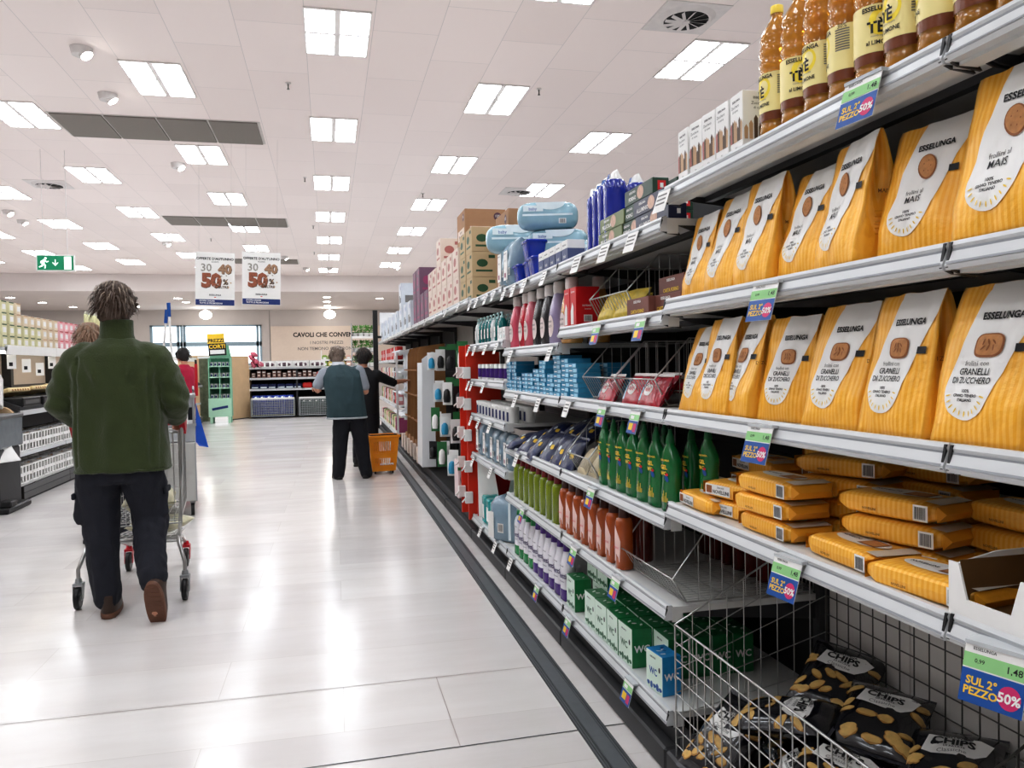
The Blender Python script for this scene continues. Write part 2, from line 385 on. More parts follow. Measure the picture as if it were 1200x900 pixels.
def bay(y0,y1,zs,label,back,xb=XB,base=True,top=2.15,split=1.0,lower=None):
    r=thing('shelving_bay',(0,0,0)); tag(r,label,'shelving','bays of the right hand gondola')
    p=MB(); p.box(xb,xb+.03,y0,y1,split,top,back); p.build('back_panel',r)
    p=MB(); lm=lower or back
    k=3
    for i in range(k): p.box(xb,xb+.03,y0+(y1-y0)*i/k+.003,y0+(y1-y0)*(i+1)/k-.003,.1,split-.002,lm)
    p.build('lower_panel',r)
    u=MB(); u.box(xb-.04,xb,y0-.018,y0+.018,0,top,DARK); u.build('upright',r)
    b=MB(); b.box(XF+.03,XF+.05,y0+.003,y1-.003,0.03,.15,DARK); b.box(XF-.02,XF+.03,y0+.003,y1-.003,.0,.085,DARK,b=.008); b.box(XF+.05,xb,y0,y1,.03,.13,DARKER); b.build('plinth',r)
    for z,x in zs: shelfpart(r,z,y0,y1,x)
    return r
LPAN=mat('pale_lower_panel',(236,233,228),.6,vary=.05)
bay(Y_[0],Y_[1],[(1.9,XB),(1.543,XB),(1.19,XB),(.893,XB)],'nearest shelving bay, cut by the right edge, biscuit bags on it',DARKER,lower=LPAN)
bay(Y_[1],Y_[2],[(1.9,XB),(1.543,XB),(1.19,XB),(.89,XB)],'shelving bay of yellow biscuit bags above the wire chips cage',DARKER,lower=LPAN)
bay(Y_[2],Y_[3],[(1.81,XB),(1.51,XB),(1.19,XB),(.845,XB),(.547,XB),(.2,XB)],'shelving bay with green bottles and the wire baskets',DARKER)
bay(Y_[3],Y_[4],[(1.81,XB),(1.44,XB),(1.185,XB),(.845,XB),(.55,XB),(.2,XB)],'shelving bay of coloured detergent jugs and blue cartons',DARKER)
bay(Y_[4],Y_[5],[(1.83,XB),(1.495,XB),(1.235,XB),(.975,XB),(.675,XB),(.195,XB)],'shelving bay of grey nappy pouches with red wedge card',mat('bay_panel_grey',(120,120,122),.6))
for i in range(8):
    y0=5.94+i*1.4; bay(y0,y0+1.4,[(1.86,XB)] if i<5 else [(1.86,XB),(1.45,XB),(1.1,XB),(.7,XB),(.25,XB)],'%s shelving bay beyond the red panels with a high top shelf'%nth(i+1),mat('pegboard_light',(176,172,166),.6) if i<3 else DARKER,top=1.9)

# ------------------------------------------------------------------ products
SHW={1.9:'top shelf',1.543:'second shelf'}
# --- biscuit bags
def mk_bag(kind,seed,lean=0):
    w,h,d=.2,.285,.115; rnd=random.Random(seed); off=V((rnd.uniform(0,50),)*3)
    def D(v): return d*(1-v)**.8*.92+.010 if v<.97 else .008
    def yf(u,v):
        sag=.010*math.sin(v*PI*.9)*(1-u*u)+.014*math.sin(min(1,v*2.2)*PI)*(1-abs(u)**3)*.6
        wr=.0075*noise.noise(off+V((u*2.1,v*3.2,0)))+.004*noise.noise(off+V((u*5,v*7,4)))*(1-.4*v)
        return -D(v)/2-sag+wr+lean*v*v*.5-.012*(1-v)
    def W(v): return w/2*(.96+.05*math.sin(v*PI)-.03*v)
    zt=lambda u,v: h*v+(.006*noise.noise(off+V((u*2,9,9))) if v>.98 else 0)-.004*(1-v)*abs(u)**4*0
    fr=lambda u,v: V((W(v)*u+.002*noise.noise(off+V((u*3,v*4,20))),yf(u,v),zt(u,v)))
    bk=lambda u,v: V((W(v)*u,D(v)/2+.008*math.sin(v*PI)*(1-u*u)+lean*v*v*.5-.004+.003*noise.noise(off+V((u*3,v*4,30))),h*v))
    r=thing('biscuit_bag'); b=MB(); NU,NV,NS=18,22,4
    loops=[]
    for j in range(NV+1):
        v=j/NV; L=[fr(-1+2*i/NU,v) for i in range(NU+1)]
        A=fr(1,v); B=bk(1,v); pin=.042*min(1,max(0,(v-.12))*1.3)
        for k in range(1,NS): t=k/NS; p=A.lerp(B,t); p.x-=pin*(1-abs(2*t-1)); L.append(p)
        L+=[bk(1-2*i/NU,v) for i in range(NU+1)]
        A=bk(-1,v); B=fr(-1,v)
        for k in range(1,NS): t=k/NS; p=A.lerp(B,t); p.x+=pin*(1-abs(2*t-1)); L.append(p)
        loops.append(L)
    n=len(loops[0]); vs=[p for L in loops for p in L]
    fF=[];fO=[]
    for j in range(NV):
        for i in range(n):
            f=(j*n+i,j*n+(i+1)%n,(j+1)*n+(i+1)%n,(j+1)*n+i); (fF if i<NU else fO).append(f)
    b.add(vs,fF+fO+[tuple(reversed(range(n)))],GOLD,True); b.build('paper_bag',r)
    # folded white top flap and label
    fn=lambda k: (lambda x,z:(lambda u,v: fr(u,v)+V((0,-k,0)))(max(-.985,min(.985,x/(W(min(1,z/h))))),max(0,min(1,z/h))))
    lab=MB(); A=V((-.020,.098)); B=V((.034,.285)); nrm=V((B-A)).normalized(); pr=V((-nrm.y,nrm.x)); rad=.053
    out=[]
    for k in range(15):
        a=PI+PI*k/14; q=A+pr*math.cos(a)*-rad+nrm*math.sin(a)*rad; out.append((q.x,q.y))
    for k in range(1,9):
        t=k/8; q=A.lerp(B,t)-pr*(rad+.018*t*t); out.append((min(.094,q.x),min(.283,q.y)))
    for k in range(7): out.append((.094-(.094+.008)*k/6-.0,.2845))
    for k in range(8,0,-1):
        t=k/8; q=A.lerp(B,t)+pr*(rad+.004*t); out.append((q.x,min(.284,q.y)))
    lab.decal(out,fn(.0018),WHITE,11)
    if kind=='GRAN':
        lab.decal([(.008+.030*math.copysign(abs(math.cos(t))**.6,math.cos(t)),.176+.021*math.copysign(abs(math.sin(t))**.6,math.sin(t))) for t in[2*PI*k/28 for k in range(28)]],fn(.0036),COOKIED,6)
        lab.decal([(.008+.026*math.copysign(abs(math.cos(t))**.6,math.cos(t)),.177+.018*math.copysign(abs(math.sin(t))**.6,math.sin(t))) for t in[2*PI*k/24 for k in range(24)]],fn(.0044),COOKIE,6)
        for q in range(3):
            for k in(-1,1): lab.decal(ellipse(.008+(q-1)*.009,.177+k*.005,.0016,.006,8,a=.5*(q-1)+.3*k),fn(.0052),COOKIED,1)
        lab.text('frollini con',.0125,(-.010,0,.141),GREYINK,.005,fn=fn(.0034)); lab.text('GRANELLI',.0165,(-.012,0,.125),INK,.012,fn=fn(.0034),sx=.92); lab.text('DI ZUCCHERO',.0155,(-.014,0,.110),INK,.012,fn=fn(.0034),sx=.86)
    else:
        lab.decal(ellipse(.010,.185,.021,.028,24,a=.4),fn(.0036),COOKIED,6); lab.decal(ellipse(.010,.186,.018,.025,24,a=.4),fn(.0044),COOKIE,6)
        for q in range(5): lab.decal(ellipse(.010+.009*math.cos(q*1.3),.186+.012*math.sin(q*1.3),.0012,.0018,6),fn(.0052),COOKIED,1)
        lab.text('frollini al',.013,(-.012,0,.132),GREYINK,.005,fn=fn(.0026)); lab.text('MAIS',.019,(-.012,0,.115),INK,.005,fn=fn(.0034))
    lab.text('ESSELUNGA',.017,(.022,0,.222),INK,.035,fn=fn(.0036),sx=.95)
    lab.text('100%',.008,(-.02,0,.094),INK,.02,fn=fn(.0026)); lab.text('GRANO TENERO',.0075,(-.021,0,.086),INK,.02,fn=fn(.0026)); lab.text('ITALIANO',.0075,(-.021,0,.078),INK,.02,fn=fn(.0026))
    for q in range(11):
        a=PI*1.08+PI*.84*q/10; lab.decal(ellipse(-.020+.042*math.cos(a),.098+.042*math.sin(a),.0014,.0055,8,a=a+PI/2),fn(.0034),YEL,1)
    lab.decal(rect(.060,.080,.164,.178,2),fn(.003),INK,2)
    lab.build('printed_label',r)
    f=MB(); f.text('DI ZUCCHERO' if kind=='GRAN' else 'MAIS',.012,(0,0,0),COOKIED,.01,right=(0,1,.0),up=(0,0,1),T=Matrix.Translation((.0945,.0,.15)))
    for q in range(6): f.box(.0945,.095,-.02,.02,.05+q*.012,.053+q*.012,GOLDE)
    f.build('side_print',r); return r
gG=Proto(lambda:mk_bag('GRAN',1),'biscuit bag','yellow sugar grain biscuit bags'); gG2=Proto(lambda:mk_bag('GRAN',2,.03),'biscuit bag','yellow sugar grain biscuit bags')
gM=Proto(lambda:mk_bag('MAIS',3),'biscuit bag','yellow corn biscuit bags'); gM2=Proto(lambda:mk_bag('MAIS',4,.03),'biscuit bag','yellow corn biscuit bags')
for i,(y,x,rz,pr,sc_) in enumerate(((.94,1.16,-92,gG,1.0),(1.145,1.155,-88,gG2,1.0),(1.36,1.16,-92,gG,1.0),(1.57,1.165,-86,gG2,.98),(1.79,1.175,-80,gG,.93),(1.965,1.155,-98,gG2,.97),(2.10,1.15,-92,gG,.98),(2.255,1.16,-92,gG2,.92))):
    pr.put(x,y,1.191,'yellow bag of sugar grain biscuits, %s from the near end of the third shelf'%nth(i+1),rz=rz,scale=(sc_*.97,sc_,sc_*1.0))
for i,(y,x,rz,pr,sc_) in enumerate(((.86,1.16,-90,gM2,1.02),(1.085,1.15,-86,gM,1.03),(1.33,1.18,-80,gM2,.95),(1.52,1.155,-100,gM,1.0),(1.70,1.17,-92,gM2,.93),(1.885,1.155,-92,gM,1.0),(2.06,1.155,-92,gM2,.98),(2.235,1.16,-92,gM,.9))):
    pr.put(x,y,1.544,'yellow bag of corn biscuits, %s from the near end of the second shelf'%nth(i+1),rz=rz,scale=(sc_*.97,sc_,sc_))
# --- flat biscuit packs
def barcode(m,x,y,z,w,h,rt=(1,0,0)):
    rt=V(rt); nx=V((rt.y,-rt.x,0))*.0008; o=V((x,y,z))
    def q(a,b,c,d,mm,k): m.add([o+rt*a+V((0,0,c))+nx*k,o+rt*b+V((0,0,c))+nx*k,o+rt*b+V((0,0,d))+nx*k,o+rt*a+V((0,0,d))+nx*k],[(0,1,2,3)],mm)
    q(-w/2,w/2,0,h,WHITE,1)
    a=-w/2+w*.12
    while a<w/2-w*.12:
        t=random.choice((.025,.045))*w; q(a,a+t,h*.12,h*.88,INK,2); a+=t+random.choice((.03,.05))*w
def mk_pack(v):
    w,d,h=.25,.13,.046; r=thing('biscuit_pack'); b=MB()
    secs=[]
    for k in range(9):
        t=k/8; q=.004*math.sin(PI*t); secs.append((-w/2+w*t,d/2+q-(.012 if k in(0,8) else 0),h/2+q*.7-(.010 if k in(0,8) else 0),0,0))
    T=Matrix.Translation((0,0,h/2))@Matrix(((0,0,1,0),(1,0,0,0),(0,1,0,0),(0,0,0,1)))
    b.loft(secs,GOLD,20,5,T,sm=False)
    for sgn in(-1,1):     # folded ends
        x=sgn*w/2
        b.add([(x,-d/2+.006,.006),(x,d/2-.006,.006),(x+sgn*.012,d/2-.02,h*.5),(x+sgn*.012,-d/2+.02,h*.5),(x,-d/2+.006,h-.006),(x,d/2-.006,h-.006)],[(0,1,2,3),(3,2,5,4),(0,3,4),(1,5,2)],GOLDE)
    b.build('wrapper',r); l=MB()
    yf=-d/2-.0052
    if v==0:
        l.add([(-.10,yf,.008),(.01,yf,.008),(.01,yf,.038),(-.10,yf,.038)],[(0,1,2,3)],WHITE)
        l.add([(-.095,yf-.0008,.012),(-.07,yf-.0008,.012),(-.07,yf-.0008,.034),(-.095,yf-.0008,.034)],[(0,1,2,3)],COOKIED)
        l.text('biscotti',.010,(-.03,yf-.0008,.028),GREYINK,.01); l.text('NOVELLINI',.0145,(-.03,yf-.0008,.013),INK,.02)
    else:
        barcode(l,.095,yf,.006,.034,.034); l.text('NOVELLINI',.007,(-.03,yf-.0006,.012),COOKIED,.02)
    z=h+.0034
    out=ellipse(.01,0,.085,.034,24); l.poly([(x,y,z) for x,y in out],WHITE); l.poly([(x,y,z+.0006) for x,y in((.02,-.024),(.078,-.024),(.078,.022),(.02,.022))],COOKIED); l.poly([(x,y,z+.001) for x,y in((.025,-.019),(.073,-.019),(.073,.017),(.025,.017))],COOKIE)
    l.text('NOVELLINI',.013,(-.03,-.004,z+.0008),INK,.02,up=(0,1,0)); l.add([(w/2-.03,-d/2+.01,z-.002),(w/2+.004,-d/2+.012,z-.006),(w/2+.004,d/2-.012,z-.006),(w/2-.03,d/2-.01,z-.002)],[(0,1,2,3)],mat('pack_seam',(215,205,190),.5))
    l.build('printed_label',r); return r
pk=[Proto(lambda v=v:mk_pack(v),'biscuit pack','flat yellow biscuit packs in stacks') for v in(0,1)]
# stacks: y, x, layers, rz, variants, description
STK=[(2.22,1.15,1,-92,(0,),'far front'),(2.06,1.18,2,-80,(0,0),'second front'),(1.84,1.15,3,-88,(1,1,1),'third front'),(1.77,1.30,4,-72,(1,1,1,1),'third'),
     (1.535,1.155,1,-90,(1,),'middle front'),(1.50,1.245,3,-76,(1,1,1),'middle'),(1.29,1.145,1,-82,(1,),'nearest front'),(2.2,1.33,3,-90,(0,0,0),'far back'),(1.95,1.42,4,-90,(0,1,0,1),'second back'),
     (1.62,1.44,4,-84,(1,1,1,1),'middle back'),(1.30,1.38,3,-88,(1,1,1),'near back'),(1.02,1.34,3,-92,(0,0,1),'behind the white tray'),(.98,1.50,4,-90,(0,0,0,0),'rearmost near the tray'),(1.27,1.53,5,-90,(0,0,0,0,0),'rearmost middle')]
for (y,x,n,rz,vs,ds) in STK:
    for k in range(n):
        pk[vs[k]].put(x+J(-.006,.006),y+J(-.008,.008),.8915+k*.0535,'flat yellow biscuit pack, %s stack, %s from the bottom'%(ds,nth(k+1)),rz=rz+J(-3,3))
# --- white trays at right edge of fourth shelf
def mk_tray():
    r=thing('display_tray'); w,d,h=.17,.40,.10; b=MB()
    b.box(-w/2,w/2,-d/2,d/2,0,.004,WHITE)
    for x,m in((-w/2,1),(w/2-.004,-1)):
        b.prism([(x,-d/2,0),(x,d/2,0),(x,d/2,h*1.1),(x,-d/2+.10,h*1.05),(x,-d/2+.02,h*.9),(x,-d/2,h*.9)],(.004,0,0),WHITE)
    b.box(-w/2,w/2,d/2-.004,d/2,0,h*1.1,WHITE)
    b.prism([(-w/2,-d/2,0),(w/2,-d/2,0),(w/2,-d/2,h*.95),(w/2-.022,-d/2,h*.95),(w/2-.04,-d/2,.035),(-w/2+.04,-d/2,.035),(-w/2+.022,-d/2,h*.95),(-w/2,-d/2,h*.95)],(0,.004,0),WHITE)
    b.build('tray',r); l=MB(); l.box(-w/2+.0045,-w/2+.0055,-d/2+.02,d/2-.005,.005,h*.95,CARDL); l.box(w/2-.0055,w/2-.0045,-d/2+.02,d/2-.005,.005,h*.95,CARDL); l.box(-w/2+.005,w/2-.005,d/2-.006,d/2-.0045,.005,h,CARDL); l.box(-w/2+.005,w/2-.005,-d/2+.01,d/2-.006,.004,.006,CARDL)
    l.build('cardboard_lining',r); return r
TR=Proto(mk_tray,'tray','white card trays at the right edge')
TR.put(1.26,1.085,.894,'white open card tray beside the nearest flat biscuit pack'); TR.put(1.26,.905,.894,'white open card tray cut by the right edge of the photo')
# --- tea bottles
AMB=mat('amber_tea',(240,166,60),.06,vary=.06,trans=.6,ior=1.34,coat=.4); AMBD=mat('brown_tea_band',(120,62,32),.25,vary=.1); CREAM=mat('cream_tea_label',(242,226,160),.4,vary=.04)
def mk_tea(rot):
    r=thing('tea_bottle'); b=MB(); R0=.045
    prof=[(0,.030),(.004,.040),(.018,.044),(.03,.0435),(.036,.041),(.042,.0445),(.058,.0445)]
    b.loft([(z,q,q) for z,q in prof],AMB,24)
    b.loft([(.040,.0447,.0447),(.060,.0447,.0447)],AMBD,24,caps=False)
    b.loft([(.058,.044,.044),(.150,.044,.044),(.156,.041,.041),(.166,.0445,.0445),(.178,.0445,.0445),(.186,.040,.040),(.196,.0445,.0445),(.212,.044,.044),(.222,.038,.038),(.232,.042,.042),(.248,.038,.038),(.268,.026,.026),(.285,.0145,.0145),(.295,.0145,.0145)],AMB,24)
    for k in range(5):
        a=k*2*PI/5; b.tube([(.026*math.cos(a),.026*math.sin(a),.002),(.042*math.cos(a),.042*math.sin(a),.014)],[.009,.005],AMB,8)
    b.build('bottle',r)
    l=MB(); l.loft([(.060,.0452,.0452),(.150,.0452,.0452)],CREAM,32,caps=False)
    fn=lambda k:(lambda x,z:V(((.0452+k)*math.sin(x/.0452+rot),-(.0452+k)*math.cos(x/.0452+rot),z)))
    l.decal(ellipse(.004,.116,.024,.026,24),fn(.0005),mat('lemon_print',(250,222,70),.4),6); l.decal(ellipse(.008,.118,.014,.016,20),fn(.0008),CREAM,4)
    l.text('ESSELUNGA',.0125,(0,0,.137),INK,.03,fn=fn(.0012)); l.text('TÈ',.030,(-.006,0,.096),INK,.03,fn=fn(.0014)); l.text('al LIMONE',.011,(0,0,.074),INK,.02,fn=fn(.0012)); l.text('nuova ricetta',.006,(0,0,.088),GREYINK,.0,fn=fn(.0012))
    for q in range(9): l.decal(rect(.045,.075,.138-q*.005,.1405-q*.005,4),fn(.0009),GREYINK,1)
    l.text('30%',.012,(.06,0,.142),INK,.0,fn=fn(.0012))
    l.build('wrap_label',r); c=MB(); c.loft([(.295,.016,.016),(.312,.016,.016),(.314,.013,.013)],mat('yellow_cap',(240,210,70),.4),16); c.build('cap',r); return r
te=[Proto(lambda a=a:mk_tea(a),'tea bottle','amber lemon tea bottles on the top shelf') for a in(0,1.0,-.7)]
for i,y in enumerate((1.80,1.705,1.612,1.52,1.43,1.34,1.25,1.16,1.07,.98,.89)):
    te[(0,1,0,2,1,0,2,0,1,2,0)[i]].put(1.125,y,1.905,'amber lemon tea bottle, %s along the top shelf from the sugar cartons'%nth(i+1),scale=(1,1,1.07))
for i,y in enumerate((1.72,1.62,1.52)):
    te[i].put(1.235,y,1.905,'amber lemon tea bottle in the back row, %s from the sugar cartons'%nth(i+1),group='amber tea bottles in the back row')
# --- sugar cartons
BR1=mat('brown_print',(92,70,52),.5,vary=.2); TAN=mat('tan_print',(196,160,122),.5,vary=.2)
def mk_sug():
    r=thing('sugar_carton'); b=MB(); w,d,h=.075,.11,.165; b.box(-w/2,w/2,-d/2,d/2,0,h,WHITE,b=.002); b.build('carton',r); l=MB()
    rr=random.Random(5)
    for T in(Matrix.Identity(4),Matrix.Translation((0,0,0))@Matrix.Rotation(R(90),4,'Z')):
        yy=-d/2-.0006 if T==Matrix.Identity(4) else -w/2-.0006; ww=w if T==Matrix.Identity(4) else d
        for k in range(7):
            x=-ww*.40+k*ww*.8/6; hh=rr.uniform(.03,.06); mm=rr.choice((BR1,TAN,mat('rose_print',(176,110,104),.5),BR1)); l.poly([tuple(T@V(p)) for p in((x-.005,yy,.03),(x+.005,yy,.03),(x+.006,yy,.03+hh),(x,yy,.04+hh),(x-.006,yy,.03+hh))],mm)
        l.text('ESSELUNGA',.0085,(0,yy,.142),INK,.03,T=T); l.text('Zucchero',.012,(-.005,yy,.126),INK,.0,T=T); l.text('di canna',.010,(-.005,yy,.114),INK,.0,T=T); l.text('500 g',.006,(0,yy,.012),INK,.0,T=T)
    l.build('print',r); return r
su=Proto(mk_sug,'carton','white brown sugar cartons on the top shelf')
for i in range(6): su.put(1.135,1.93+i*.082,1.906 if i<5 else 1.906,'white sugar carton with brown print, %s beyond the tea bottles'%nth(i+1),rz=-90+J(-4,4),scale=.95) if i<5 else None
su.put(1.23,2.05,1.906,'white sugar carton in the back row, nearer one'); su.put(1.23,2.2,1.906,'white sugar carton in the back row, farther one')
# --- generic cartons
def mk_box(name,w,d,h,m,deco=None,b=.002,part='carton'):
    def f():
        r=thing(name); q=MB(); q.box(-w/2,w/2,-d/2,d/2,0,h,m,b=b); q.build(part,r)
        if deco: l=MB(); deco(l,w,d,h); l.build('print',r)
        return r
    return f
DGRN=mat('dark_green_film_box',(28,62,44),.4); OLIVE=mat('olive_film_box',(120,132,92),.45)
def deco_film(txt,end=None):
    def f(l,w,d,h):
        l.poly([(x,-d/2-.0006,z) for x,z in ellipse(.02,h/2,.03,h*.42,16)],mat('salad_print',(214,180,160),.5,vary=.3,scale=60)); l.text(txt,h*.36,(-w*.2,-d/2-.0012,h*.2),WHITE,.03); l.text('ESSELUNGA',h*.2,(-w*.2,-d/2-.0012,h*.66),WHITE,.03)
        l.poly([(w/2+.0006,y,z) for y,z in((-d*.2,h*.2),(d*.3,h*.2),(d*.3,h*.8),(-d*.2,h*.8))],end or RED); l.poly([(w/2+.001,y,z) for y,z in((-d*.05,h*.35),(d*.15,h*.35),(d*.15,h*.65),(-d*.05,h*.65))],WHITE)
    return f
fb=Proto(mk_box('film_box',.26,.06,.055,DGRN,deco_film('FORNO')),'carton','stacked kitchen film boxes'); fc=Proto(mk_box('film_box',.26,.06,.055,OLIVE,deco_film('PELLICOLA',OLIVE)),'carton','stacked kitchen film boxes'); fd=Proto(mk_box('film_box',.28,.065,.055,mat('navy_film_box',(40,44,70),.35),deco_film('ALLUMINIO',mat('navy_film_box',(40,44,70),.35))),'carton','stacked kitchen film boxes')
fc.put(1.115,2.92,1.811,'olive film box lying lowest beside the blue rolls'); fc.put(1.115,2.90,1.867,'olive film box on the lowest one beside the blue rolls')
for k in range(3): fb.put(1.12,2.70-.03*k,1.811+.056*k,'dark green film box in the middle stack, %s from the bottom'%nth(k+1))
for k in range(3): fb.put(1.20,2.62,1.811+.056*k,'dark green film box in the rear stack, %s from the bottom'%nth(k+1))
for k in range(2): fd.put(1.12,2.52+.02*k,1.811+.056*k,'navy foil box at the near end of the lower top shelf, %s from the bottom'%nth(k+1))
# --- blue rolls
FILMB=mat('cobalt_film',(24,44,150),.18,vary=.15,coat=.5,bump=.3,bscale=25)
def mk_roll():
    r=thing('paper_roll'); b=MB(); secs=[(0,.040,.040),(.01,.046,.046)]+[(.01+.24*k/8,.0455+.001*math.sin(k*2),.0455) for k in range(1,9)]+[(.262,.036,.036)]
    b.loft(secs,FILMB,20); b.build('wrapped_roll',r); c=MB(); c.loft([(.258,.034,.034),(.292,.030,.012),(.300,.026,.004)],WHITE,12); c.poly([(-.012,-.030,.266),(.012,-.030,.266),(.012,-.024,.286),(-.012,-.024,.286)],BLUE); c.build('white_tab',r); return r
ro=Proto(mk_roll,'paper roll','tall cobalt blue wrapped rolls')
for i,y in enumerate((2.975,3.08,3.185,3.29)): ro.put(1.13+.012*i,y,1.811,'tall cobalt blue wrapped roll, %s from the film boxes'%nth(i+1),rz=-90+i*20)
ro.put(1.24,3.02,1.811,'tall cobalt blue wrapped roll standing behind the front row')
# --- jars white/slate
def deco_jar(l,w,d,h):
    l.poly([(x,-d/2-.0006,z) for x,z in((-w*.5,0.0),(w*.5,0.0),(w*.5,h*.62),(-w*.5,h*.62))],mat('slate_print',(82,92,128),.5)); l.text('mix',h*.25,(0,-d/2-.001,h*.22),WHITE,.0); l.text('ESSELUNGA',h*.1,(0,-d/2-.001,h*.75),INK,.02)
    l.poly([(w/2+.0006,y,z) for y,z in((-d*.5,0),(d*.5,0),(d*.5,h*.62),(-d*.5,h*.62))],mat('slate_print',(82,92,128),.5))
ja=Proto(mk_box('spice_box',.085,.085,.105,WHITE,deco_jar),'carton','white and slate boxes beside the rolls')
for i in range(5): ja.put(1.12,3.50+i*.105,1.811,'white box with slate blue base, %s beyond the blue rolls'%nth(i+1))
# --- blue tubs
TUB=mat('royal_blue_tub',(14,50,160),.25,coat=.3)
def mk_tub():
    r=thing('plastic_tub'); b=MB(); b.loft([(0,.060,.045),(.10,.076,.058)],TUB,32,5,sm=False); b.build('tub',r); l=MB(); l.loft([(.096,.083,.064),(.106,.084,.065),(.112,.078,.06)],TUB,32,5,sm=False); l.build('lid',r)
    t=MB(); T=Matrix.Rotation(R(-8),4,'X'); t.text('2 kg',.03,(.03,-.047,.045),WHITE,.01,T=T); t.text('HOME',.024,(0,-.05,.02),mat('pale_blue_print',(150,200,235),.5),.01,T=T)
    t.text('SALE',.03,(-.02,-.05,.06),mat('pale_blue_print',(150,200,235),.5),.01,T=T); t.build('print',r); return r
tu=Proto(mk_tub,'tub','royal blue plastic tubs')
for i,(y,x,k) in enumerate(((4.12,1.13,0),(4.30,1.15,0),(4.28,1.14,1),(4.47,1.13,0))):
    tu.put(x,y,1.811+.113*k,['royal blue tub nearest the small white boxes','royal blue tub, lower of the stacked pair','royal blue tub, upper of the stacked pair','royal blue tub farthest along, by the nappy packs'][i],rz=-90)
# --- nappy packs
NAP=mat('ice_blue_film',(150,186,200),.22,vary=.1,coat=.5,bump=.45,bscale=12); NAPW=mat('white_film_print',(226,238,242),.3,coat=.3)
def mk_nap():
    r=thing('nappy_pack'); b=MB(); secs=[]
    for k in range(23):
        t=.5-.5*math.cos(PI*k/22); a=max(0,(1-abs(2*t-1)**5)); secs.append((-.21+.42*t,.10*(.10+.90*a**.4),.095*(.06+.94*a**.4)))
    T=Matrix.Translation((0,0,.095))@Matrix(((0,0,1,0),(1,0,0,0),(0,1,0,0),(0,0,0,1)))
    b.loft(secs,NAP,24,3.2,T)
    b.build('film_pack',r); l=MB()
    fy=lambda x,z:V((x,-.1015+.0,z))
    l.decal(rect(-.17,.17,.085,.098,8),fy,NAPW,2); l.add([( .1*0-.165,-.103,.115),(-.03,-.103,.115),(-.03,-.102,.155),(-.165,-.102,.155)],[(0,1,2,3)],NAPW)
    l.decal([(.02+.10*math.cos(t),.175-.05*math.sin(t)) for t in[PI*k/14 for k in range(15)]],lambda x,z:V((x,-.1022,z)),NAPW,2)
    barcode(l,.10,-.104,.03,.05,.035); l.text('baby',.03,(-.1,-.1045,.122),BLUE,.0); l.build('print',r); return r
na=Proto(mk_nap,'nappy pack','pale blue film wrapped nappy packs')
for i,(x,y,z,rz,sc_,w) in enumerate(((1.40,3.85,1.811,-35,.9,'lowest one behind the white boxes'),(1.33,4.45,1.97,-20,.85,'middle one behind the blue tubs'),(1.40,4.25,1.811,-60,.9,'beside the blue tubs'),(1.27,4.45,2.125,-16,.85,'highest one on top of the pile'),(1.215,4.98,2.06,-12,.98,'large one above the tall grey pouch'),(1.40,4.85,1.832,-20,1.1,'below the large upper one'))):
    na.put(x,y,z,'pale blue nappy pack with a white band, %s'%w,rz=rz,scale=sc_)
POU=mat('grey_pouch_film',(126,150,166),.25,vary=.12,coat=.4,bump=.4,bscale=14)
def mk_pou():
    r=thing('grey_pouch'); b=MB(); b.loft([(0,.085,.05),(.02,.092,.062),(.12,.095,.066),(.2,.09,.055),(.235,.088,.03),(.25,.082,.012)],POU,22,3.4); b.build('film_pouch',r)
    l=MB(); T=Matrix.Rotation(R(3),4,'X'); l.add([(-.07,-.068,.03),(.02,-.068,.03),(.02,-.066,.19),(-.07,-.066,.19)],[(0,1,2,3)],WHITE,T=None); l.text('ESSELUNGA',.011,(-.025,-.0695,.17),INK,.02); l.text('baby',.02,(-.025,-.069,.13),GREYINK); l.poly([(-.045,-.0692,.045),(-.015,-.0692,.045),(-.015,-.0692,.07),(-.045,-.0692,.07)],mat('plum_print',(150,60,100),.5)); barcode(l,.06,-.067,.05,.035,.04); l.build('printed_label',r); return r
po=Proto(mk_pou,'pouch','grey film pouches')
for i,(x,y,z,s_,w) in enumerate(((1.13,4.62,1.822,1.1,'on the top shelf, nearer one'),(1.14,4.84,1.832,1.1,'on the top shelf, farther one'))): po.put(x,y,z,'grey nappy pouch with white label %s'%w,scale=s_,group='grey nappy pouches on the top shelf')
for i,(y,s_) in enumerate(((4.85,.9),(5.06,.9),(5.28,.9),(5.52,.95),(5.76,1.0))): po.put(1.14,y,.676,'grey pouch with white label on the fifth shelf, %s from the near end'%nth(i+1),scale=s_)
